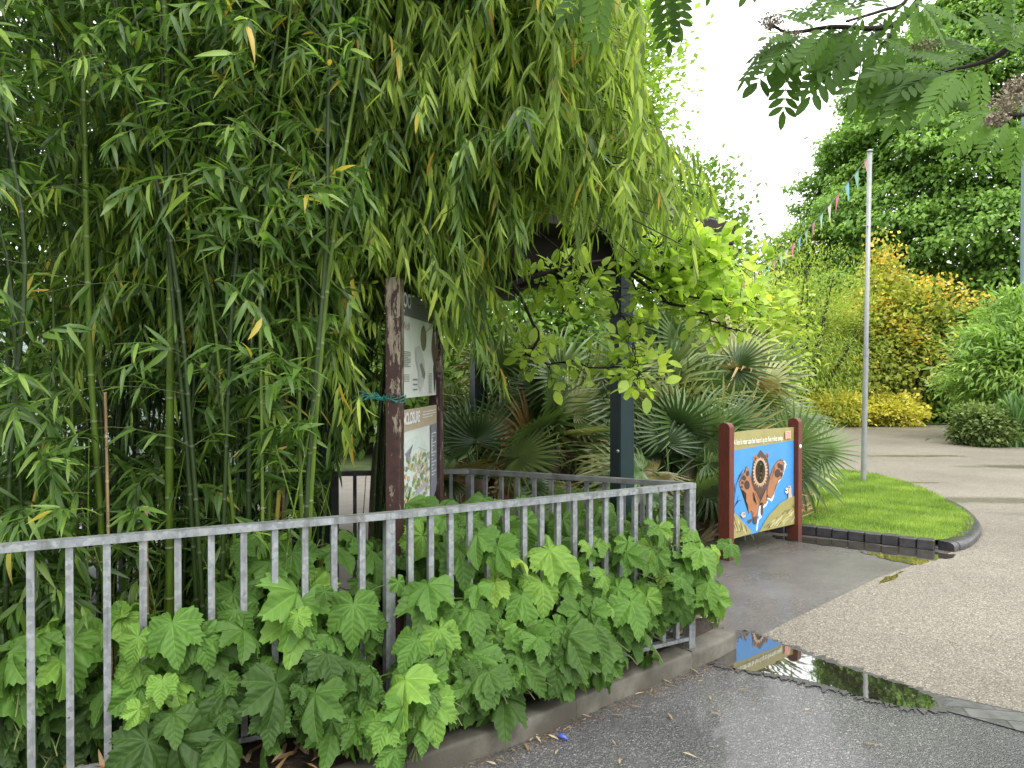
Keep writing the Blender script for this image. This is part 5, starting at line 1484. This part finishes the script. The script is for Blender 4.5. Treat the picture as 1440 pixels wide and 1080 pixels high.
# ------------------------------------------------------------------ broad-lobed plants along the railing
def lobed_plant(label, base, tips, size, seed, nl=7, bright=(.1, .8)):
    """stems arch from the root to each tip; leaves on long stalks along them"""
    r_ = np.random.default_rng(seed)
    base = np.array(base, float); t = thing('lobed_leaf_plant', label, 'plant', base)
    st = Acc(); fo = Acc()
    P_, D_, N_, S_, T_ = [], [], [], [], []
    for tp in tips:
        tp = np.array(tp, float)
        mid = base * .5 + tp * .5 + np.array((0, 0, .22)) + r_.normal(0, .04, 3)
        p = bez(base + r_.normal(0, .03, 3) * (1, 1, 0), mid, tp, 10)
        tube(st, p, np.linspace(.005, .0025, 10), 5)
        for k in range(nl):
            f = .30 + .70 * (k + r_.random() * .6) / nl; q = np.array([np.interp(f, np.linspace(0, 1, 10), p[:, j]) for j in range(3)])
            o = r_.normal(0, 1, 3); o[1] -= .6; o[2] *= .3; o = nrmz(o)
            e = q + o * r_.uniform(.06, .18) + np.array((0, 0, r_.uniform(-.02, .09)))
            e[2] = max(e[2], .14)
            # the leaf faces the light and the railing, its tip hangs out and down
            outd = np.array((.25, -1., 0)) * .8 + o * np.array((1, 1, 0)) * .9
            dd = nrmz(nrmz(outd) * r_.uniform(.4, 1.1) + np.array((0, 0, -r_.uniform(.15, 1.0))))
            nn = nrmz(nrmz(outd) * .45 + np.array((0, 0, 1.0)) + r_.normal(0, .38, 3))
            # keep clear of the railing plane
            # keep the mass over the bed and the kerb
            kv = kp_[1] - kp_[0]; kn = np.array((kv[1], -kv[0])) / np.linalg.norm(kv); ko = (e[:2] - kp_[0]) @ kn
            lim_ = .04 - .22 * r_.random() ** 2 - (.10 if e[2] > .5 else 0)
            if ko > lim_ and proj(e)[0] < 955: e[:2] -= kn * (ko - lim_)
            ex_px = proj(e)[0]
            nf = np.array((FLd[1], -FLd[0])); nf = nf if nf[1] < 0 else -nf
            sd_ = (e[:2] - FJ) @ nf
            if ex_px < 185 and sd_ > -.10: e[:2] -= nf * (sd_ + .10 + .1 * r_.random())
            tube(st, bez(q, (q + e) / 2 + (0, 0, .03), e, 5), .0018, 4)
            P_.append(e); D_.append(dd); N_.append(nn)
            S_.append(size * r_.choice([.5, .75, .95, 1.1, 1.3]) * r_.uniform(.85, 1.1)); T_.append(np.clip(r_.uniform(*bright) + .30 * (e[2] - .45) + (.10 if ko > -.25 else -.12), 0, 1))  # low and inner leaves tinted darker, depth shade put into the leaf colour
    P_, D_, N_, S_, T_ = map(np.array, (P_, D_, N_, S_, T_)); pk = r_.integers(0, 5, len(P_))
    for k in range(5):
        m = pk == k
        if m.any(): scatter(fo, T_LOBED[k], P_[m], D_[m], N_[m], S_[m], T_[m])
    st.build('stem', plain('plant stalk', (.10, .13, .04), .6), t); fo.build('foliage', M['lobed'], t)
kp_ = (CK[1][:2], CK[5][:2])
def fpt(px, off, z):
    """point beside the front railing: off > 0 towards the road"""
    # intersect the view ray through px with the railing line in plan
    m = (px - 720) / F
    A_, d_ = (FJ, nrmz(FC - FJ)) if px > 548 else (FJ, FLd)
    # A.x + t d.x = m (A.y + t d.y)
    t = (m * A_[1] - A_[0]) / (d_[0] - m * d_[1]); p = A_ + t * d_
    n = nrmz(np.array((d_[1], -d_[0]))); n = n if n[1] < 0 else -n
    q = p + n * off
    return np.array((q[0], q[1], z))
plants = [
    ('pale green lobed leaves at the left edge behind the first railing bars', (30, -.25), [(5, -.10, .62), (60, -.12, .60), (90, -.2, .55), (20, .02, .40), (70, -.25, .35)], .20, 6, (.6, 1.)),
    ('low dark lobed leaf plant at the foot of the leftmost bars', (60, -.3), [(20, .06, .30), (80, .08, .26), (130, -.1, .36), (100, -.3, .42), (40, .1, .15)], .19, 6, (.0, .4)),
    ('lobed plant with a bright arching spray over the fourth railing bar', (225, -.2), [(200, .03, .66), (240, .02, .67), (265, .05, .60), (215, -.10, .52)], .15, 5, (.6, .95)),
    ('small vivid yellow green lobed leaves in front of the fourth bar', (215, .06), [(195, .12, .36), (240, .13, .45), (235, .10, .50)], .13, 3, (.85, 1.)),
    ('dark lobed plant sprawling over the bottom rail left of centre', (250, -.1), [(235, .14, .28), (300, .14, .30), (180, .1, .22), (270, .2, .16), (330, .08, .45), (210, .2, .15)], .17, 5, (.1, .55)),
    ('lobed plant climbing between the sixth and eighth railing bars', (340, -.2), [(310, .04, .55), (345, -.1, .72), (375, -.18, .92), (380, -.2, .78), (350, .05, .40)], .17, 5, (.25, .65)),
    ('lobed plant with one large hanging yellow green leaf left of the centre post', (425, -.2), [(412, .06, .66), (420, -.02, .76), (440, -.15, .95), (465, -.2, .88), (400, -.1, .6)], .22, 4, (.5, .95)),
    ('lobed plant behind the centre post of the railing', (500, -.2), [(475, .05, .66), (500, .04, .68), (525, -.05, .58), (490, -.2, .86), (520, .06, .42), (470, .08, .5)], .16, 5, (.2, .65)),
    ('low dark lobed plant at the foot of the centre post', (470, .02), [(440, .14, .28), (490, .16, .30), (520, .16, .24), (460, .2, .18), (560, .14, .34), (410, .16, .22)], .16, 5, (.05, .5)),
    ('large bright lobed plant at the kerb in the bottom centre', (545, .36), [(530, .46, .27), (560, .46, .29), (585, .44, .22), (515, .44, .16), (600, .40, .24)], .165, 4, (.5, .85)),
    ('lobed plant spilling out right of the centre post', (610, -.1), [(590, .12, .45), (620, .16, .42), (650, .12, .62), (600, .08, .66), (640, .20, .33), (660, .18, .48), (575, .1, .3)], .19, 5, (.25, .75)),
    ('lobed plant hanging over the kerb midway along the right panel', (690, -.05), [(670, .22, .40), (700, .26, .36), (725, .24, .30), (650, .3, .22), (745, .26, .26), (690, .12, .60), (760, .18, .22)], .18, 5, (.15, .65)),
    ('lobed plant pushing through the upper bars right of the information board', (700, -.2), [(680, .02, .86), (715, .04, .84), (640, -.1, .88), (740, .08, .70), (760, .10, .62), (700, .12, .70)], .19, 5, (.35, .85)),
    ('lobed plant bulging through the bars left of the corner post', (820, -.1), [(790, .12, .56), (830, .14, .58), (860, .12, .52), (800, .2, .40), (845, .2, .36), (880, .1, .44), (820, .04, .78), (870, .02, .74)], .17, 5, (.25, .75)),
    ('lobed plant trailing over the kerb below the corner post', (890, -.02), [(880, .16, .30), (910, .16, .22), (930, .12, .30), (860, .22, .26), (890, .24, .16), (905, .1, .48)], .14, 5, (.15, .6)),
    ('lobed plant reaching past the corner post over the wet concrete', (945, -.12), [(960, .02, .70), (975, .05, .45), (985, .04, .32), (955, .08, .56), (930, .06, .60), (1000, .06, .38), (968, -.1, .8), (1010, .05, .30)], .14, 4, (.3, .75)),
    ('lobed plant draped over the middle of the kerb right of the bottom centre', (640, .15), [(610, .34, .26), (650, .40, .24), (690, .38, .22), (630, .3, .36), (670, .3, .34), (720, .34, .24), (600, .28, .44)], .18, 5, (.15, .65)),
    ('lobed plant with leaves lying on the kerb below the right panel', (760, .1), [(740, .34, .22), (780, .34, .24), (810, .30, .24), (760, .25, .34), (830, .26, .28), (850, .26, .2), (790, .22, .42)], .17, 5, (.1, .6)),
    ('lobed plant covering the bottom rail left of the centre post', (420, -.02), [(390, .12, .40), (430, .14, .38), (460, .12, .44), (370, .16, .26), (410, .2, .22), (450, .2, .20), (345, .12, .34)], .17, 5, (.1, .6)),
    ('thick lobed plant bunched against the last bars before the corner post', (915, -.08), [(885, .08, .72), (915, .06, .74), (940, .06, .70), (955, .05, .62), (900, .14, .56), (930, .12, .52), (950, .08, .44), (890, .16, .42)], .15, 6, (.25, .75)),
    ('lobed leaves straying past the corner post towards the lion board', (962, -.05), [(975, .02, .66), (992, .02, .58), (1000, .02, .46), (985, .06, .36), (1012, .0, .52)], .13, 4, (.35, .8)),
    ('tall lobed plant behind the railing at the foot of the information board', (640, -.55), [(615, -.5, .72), (650, -.5, .90), (690, -.5, .95), (640, -.4, .80), (600, -.35, .65), (670, -.35, .78), (720, -.5, .85)], .18, 6, (.3, .75)),
    ('lobed plant filling the bed below the back railing', (760, -.55), [(720, -.6, .90), (760, -.55, .92), (800, -.5, .90), (780, -.35, .82), (740, -.35, .8), (820, -.4, .84), (700, -.6, .9)], .18, 6, (.25, .7)),
    ('lobed plant in the narrow end of the bed near the corner', (880, -.3), [(850, -.3, .84), (880, -.25, .86), (910, -.2, .80), (930, -.15, .74), (860, -.2, .72), (900, -.15, .66)], .15, 6, (.25, .7)),
    ('shaded lobed plant on the soil between the bars left of centre', (330, -.45), [(300, -.5, .40), (360, -.5, .5), (400, -.5, .56), (440, -.5, .62), (330, -.3, .42), (270, -.4, .3)], .17, 5, (.0, .35)),
]
for i, (lab, root, tips, size, nl, br) in enumerate(plants):
    b = fpt(root[0], root[1], .10)
    tp = [fpt(x, o, z) for x, o, z in tips]
    if root[0] > 560 and i % 2: tp += [(tp[k] + tp[(k + 1) % len(tp)]) / 2 + np.array((0, 0, .03)) for k in range(0, len(tp), 2)]
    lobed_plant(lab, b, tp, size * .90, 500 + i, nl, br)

# ------------------------------------------------------------------ magnolia limbs and trunk
def magnolia():
    b = np.array((*at(527, 700, 4.35)[:2], .1))
    t = thing('magnolia_tree', 'small tree with a grey leaning trunk and soft yellow green leaves on dark twigs', 'tree', b)
    a = Acc()
    tr_ = spline([b, at(530, 700, 4.4), at(543, 600, 4.45), at(600, 470, 4.6), at(720, 400, 4.9), at(820, 372, 5.1), at(866, 366, 5.15)], 30)
    tube(a, tr_[:14], np.linspace(.05, .035, 14), 9); a.build('trunk', M['bark_grey'], t)
    a = Acc(); tube(a, tr_[13:], np.linspace(.026, .009, len(tr_) - 13), 7)
    lim = [
        ([(866, 366, 5.15), (905, 372, 5.1), (950, 358, 5.05), (985, 340, 5.0), (1010, 332, 5.0)], .012),
        ([(850, 368, 5.15), (900, 395, 5.05), (950, 425, 4.95), (985, 440, 4.9), (1015, 455, 4.9), (1045, 470, 4.9)], .014),
        ([(866, 366, 5.15), (930, 400, 5.0), (1000, 422, 4.9), (1040, 425, 4.85), (1070, 420, 4.85)], .010),
        ([(866, 366, 5.15), (920, 385, 5.2), (980, 400, 5.2), (1020, 390, 5.2), (1060, 375, 5.2)], .009),
        ([(720, 400, 4.9), (760, 470, 5.0), (740, 500, 5.0), (780, 510, 5.0), (860, 515, 4.9), (905, 520, 4.85)], .012),
        ([(820, 372, 5.1), (860, 420, 5.0), (880, 450, 4.95), (890, 490, 4.9), (900, 515, 4.9)], .009),
        ([(866, 366, 5.15), (900, 352, 5.0), (950, 338, 4.9), (985, 345, 4.9)], .008),
        ([(905, 372, 5.1), (950, 380, 5.0), (1000, 370, 4.95), (1035, 372, 4.9)], .008),
    ]
    fo = Acc(); r_ = np.random.default_rng(5)
    lim += [
            ([(866, 366, 5.15), (900, 405, 5.1), (940, 410, 5.1), (975, 395, 5.1), (1010, 405, 5.1)], .008), ([(720, 400, 4.9), (760, 400, 5.1), (800, 395, 5.1), (830, 405, 5.1)], .008)]
    for q, r in lim:
        p = spline([at(*w_) for w_ in q], 22)
        p = p + np.r_[np.zeros((1, 3)), r_.normal(0, .012, (21, 3))]
        tube(a, p, np.linspace(r, .003, 22), 6)
        pp, dd = [], []
        for k in range(5, 22):
            for s in range(4):
                o = nrmz(r_.normal(0, 1, 3)); e = p[k] + o * r_.uniform(.05, .17)
                if r_.random() < .6: tube(a, [p[k], (p[k] + e) / 2 + (0, 0, .01), e], [.003, .002, .0015], 4)
                for m in range(2):
                    pp.append(e + r_.normal(0, .02, 3)); dd.append(nrmz(o + r_.normal(0, .7, 3) + (0, 0, .35)))
        pp = np.array(pp); dd = np.array(dd); N = len(pp)
        scatter(fo, T_OVAL, pp, dd, np.array((0, -.5, 1.)) + r_.normal(0, .5, (N, 3)), r_.uniform(.06, .115, N), np.clip(r_.normal(.55, .25, N), 0, 1))
    a.build('branch', M['branch_wet'], t); fo.build('foliage', M['magnolia'], t)
magnolia()

# ------------------------------------------------------------------ rowan overhead
def rowan():
    b = np.array((3.6, 1.6, 0.))
    t = thing('rowan_tree', 'rowan whose leafy dark branches with faded flower heads hang in from the top right', 'tree', b)
    a = Acc(); fork = b + (-.1, .3, 2.6)
    tube(a, [b, b + (0, .1, 1.2), fork, b + (-.3, .6, 4.0)], [.09, .075, .065, .04], 10); a.build('trunk', M['bark'], t)
    a = Acc(); fo = Acc(); fl = []
    r_ = np.random.default_rng(3)
    main1 = [fork + (0, 0, .6), at(1420, -160, 2.7), at(1300, -10, 2.65), at(1265, 30, 2.6), at(1230, 40, 2.6), at(1170, 38, 2.6), at(1112, 46, 2.6), at(1086, 36, 2.6)]
    main2 = [fork, at(1560, 10, 2.4), at(1440, 55, 2.35), at(1400, 80, 2.35), at(1365, 92, 2.35), at(1325, 100, 2.35)]
    br3 = [at(1400, -190, 2.7), at(1290, -60, 2.6), at(1275, 0, 2.6), at(1240, 15, 2.6), at(1190, 30, 2.55)]
    br4 = [at(1270, 28, 2.6), at(1250, 52, 2.55), at(1240, 62, 2.55)]
    br5 = [fork, at(1600, 130, 2.2), at(1470, 155, 2.15), at(1432, 162, 2.15), at(1400, 160, 2.15)]
    br6 = [at(1300, -10, 2.65), at(1100, -90, 2.5), at(960, -70, 2.45), at(850, -50, 2.5), at(820, -40, 2.5)]
    for q, r in ((main1, .016), (main2, .014), (br3, .010), (br4, .006), (br5, .010), (br6, .010)):
        p = spline(q, 26); tube(a, p, np.linspace(r, .004, 26), 7)
    # leaves: base pixel, tip pixel, depth, shade
    L = [(1130, 60, 1075, 105, .35), (1115, 48, 1085, 45, .3), (1110, 60, 1105, 150, .5), (1100, 50, 1045, 105, .35), (1190, 40, 1135, 122, .45), (1150, 45, 1120, 95, .4), (1215, 45, 1145, 128, .3), (1215, 50, 1215, 120, .55),
         (1180, 25, 1120, 10, .5), (1200, 20, 1150, -20, .6), (1235, 45, 1190, 85, .3), (1250, 60, 1210, 120, .7), (1270, 40, 1250, 100, .5), (1256, 70, 1245, 165, .55), (1245, 60, 1290, 110, .4), (1225, 15, 1170, 70, .6), (1160, 30, 1200, 75, .35),
         (1290, 0, 1350, 20, .75), (1285, 5, 1300, 45, .8), (1290, 0, 1330, 45, .7), (1280, -5, 1260, 25, .5), (1240, 5, 1200, -30, .5), (1180, 30, 1145, 60, .25), (1135, 48, 1160, 90, .45), (1110, 40, 1140, 5, .35), (1150, 35, 1180, -10, .45),
         (1330, 100, 1245, 95, .15), (1325, 100, 1250, 130, .2), (1330, 105, 1290, 150, .55), (1345, 97, 1315, 150, .6), (1300, 95, 1240, 150, .3), (1310, 92, 1262, 165, .6), (1375, 88, 1380, 125, .8), (1365, 90, 1350, 120, .75), (1380, 85, 1310, 65, .2), (1400, 75, 1440, 45, .4), (1390, 80, 1330, 45, .15), (1415, 70, 1390, 35, .45), (1430, 60, 1400, 20, .3), (1360, 90, 1300, 70, .15),
         (1400, 160, 1350, 140, .55), (1410, 160, 1365, 165, .6), (1415, 165, 1395, 205, .75), (1430, 165, 1430, 200, .7), (1440, 160, 1460, 190, .6), (1408, 155, 1375, 180, .65),
         (1140, 45, 1095, 80, .3), (1170, 38, 1160, 110, .5), (1200, 40, 1180, 105, .45), (1230, 40, 1235, 130, .4), (1215, 40, 1165, 60, .35), (1190, 30, 1215, -20, .55), (1150, 40, 1115, 20, .4), (1250, 20, 1225, -30, .6), (1225, 45, 1265, 80, .45), (1125, 45, 1070, 70, .3), (1240, 55, 1200, 150, .5), (1260, 55, 1280, 140, .5), (1165, 35, 1135, 85, .4), (1290, 60, 1340, 85, .5), (1340, 96, 1270, 120, .25), (1420, 70, 1430, 20, .4), (1350, 92, 1330, 140, .65),
         (1260, 10, 1225, 45, .5), (1275, -5, 1310, 25, .7), (1220, 18, 1175, 5, .55), (1195, 30, 1150, 70, .35), (1250, 25, 1215, 60, .4), (1100, 42, 1062, 70, .25), (1112, 46, 1090, 110, .4), (1240, 40, 1275, 60, .55), (1305, 90, 1270, 60, .35), (1205, 20, 1165, -15, .6),
         (930, -40, 945, 60, .15), (945, -60, 950, 30, .2), (860, -45, 800, 15, .1), (845, -50, 845, 45, .55), (905, -60, 880, 5, .2), (1010, -80, 1000, -10, .3), (1085, -85, 1060, -20, .4)]
    for bx, by, tx, ty, sh_ in L:
        D_ = 2.55 + r_.normal(0, .10) if bx < 1300 or by < 20 else 2.3 + r_.normal(0, .06)
        p0 = at(bx, by, D_); p1 = at(tx, ty, D_ + r_.normal(0, .06))
        d = p1 - p0; ln = np.linalg.norm(d)
        nm = np.array((r_.normal(0, .3), -.75 + r_.normal(0, .25), .7))
        d[2] += .08 * ln
        scatter(fo, T_ROWAN, p0[None], d[None], nm[None], [max(.16, ln * 1.08)], [np.clip(sh_ + r_.normal(0, .08), 0, 1)])
    a.build('branch', M['branch_wet'], t); fo.build('foliage', M['rowan'], t)
    for cx, cy, D_, rr in ((1084, 30, 2.6, .042), (1110, 54, 2.6, .045), (1298, 68, 2.5, .05), (1420, 142, 2.15, .055), (1432, 120, 2.15, .045), (1402, 168, 2.15, .035), (1184, 88, 2.6, .03)):
        c = at(cx, cy, D_); f = Acc()
        n = 260
        u = nrmz(r_.normal(0, 1, (n, 3))) * (1, 1, .6); p = c + u * rr * r_.uniform(.5, 1.05, (n, 1))
        scatter(f, T_DOT, p, r_.normal(0, 1, (n, 3)), r_.normal(0, 1, (n, 3)), r_.uniform(.004, .007, n), .5)
        for k in range(0, n, 4): tube(f, [c + (0, 0, -rr * .7), (c + p[k]) / 2, p[k]], .0008, 3)
        f.build('flower_head', M['rowan_fl'], t)
rowan()

# ------------------------------------------------------------------ fallen leaves and litter
r_ = np.random.default_rng(12)
lit = []
for px, py in ((745, 1040), (722, 1052), (760, 1030), (772, 1034), (735, 1020), (800, 1010), (812, 1004), (842, 993), (885, 990), (880, 1010), (930, 955), (960, 941), (915, 972), (990, 934), (1005, 1002), (982, 958), (1050, 968), (700, 1066), (690, 1076), (726, 1035), (860, 1040), (940, 1005), (1130, 1000), (1238, 1050), (870, 1072), (1000, 985), (1065, 985), (1330, 900), (780, 1062), (955, 1060),
               (770, 1022), (752, 1036), (738, 1046), (748, 1028), (894, 975), (946, 948), (973, 938)):
    a = Acc(); p = gr(px + r_.normal(0, 3), py + r_.normal(0, 2), .012); an = r_.uniform(0, 2 * PI)
    if py < 960 and px > 1020: p[2] = .022
    scatter(a, T_BAMB[0], p[None], np.array([[math.cos(an), math.sin(an), .04]]), np.array([[r_.normal(0, .2), r_.normal(0, .2), 1.]]), [r_.uniform(.035, .075)], [r_.uniform(.35, 1)], 1.1)
    tag(a.build('dry_leaf', M['litter']), 'small dry tan bamboo leaf fallen on the wet ground', 'leaf', 'fallen dry leaves')
a = Acc()
n = 900
kp = np.array([p[:2] for p in kfront]); dk = np.r_[0, np.cumsum(np.linalg.norm(np.diff(kp, axis=0), axis=1))]
s = r_.uniform(3.2, dk[-1], n); kx = np.interp(s, dk, kp[:, 0]); ky = np.interp(s, dk, kp[:, 1])
off = np.abs(r_.normal(0, .05, n)) + .005
p = np.c_[kx + .6 * off, ky - .8 * off, np.full(n, .005)]
scatter(a, T_NARROW, p, np.c_[r_.normal(0, 1, (n, 2)), r_.normal(0, .05, n)], np.c_[r_.normal(0, .2, (n, 2)), np.ones(n)], r_.uniform(.008, .03, n), r_.uniform(0, .6, n))
q = np.c_[r_.uniform(-2.4, 1.2, 2600), r_.uniform(1.8, 4.7, 2600)]
bedpoly = np.array([tuple(p_[:2]) for p_ in kb] + [tuple(B1), tuple(B2), tuple(B3)])
q = q[inside(bedpoly, q)]; n = len(q)
scatter(a, T_BAMB[0], np.c_[q, r_.uniform(.115, .145, n)], np.c_[r_.normal(0, 1, (n, 2)), r_.normal(0, .15, n)], np.c_[r_.normal(0, .3, (n, 2)), np.ones(n)], r_.uniform(.06, .13, n), r_.uniform(0, .75, n))
tag(a.build('leaf_litter', M['litter']), 'brown litter of dead leaves on the bed soil and along the kerb foot', 'leaf litter', kind='stuff')
a = Acc(); p = gr(791, 1037, .012)
tube(a, [p + (-.022, .012, 0), p + (-.01, .006, .006), p + (.008, -.006, .004), p + (.024, -.016, -.004)], [.004, .011, .010, .003], 7, cap=True)
tag(a.build('litter_scrap', plain('blue plastic', (.06, .10, .42), .35)), 'small crumpled scrap of blue plastic on the tarmac below the kerb', 'litter')
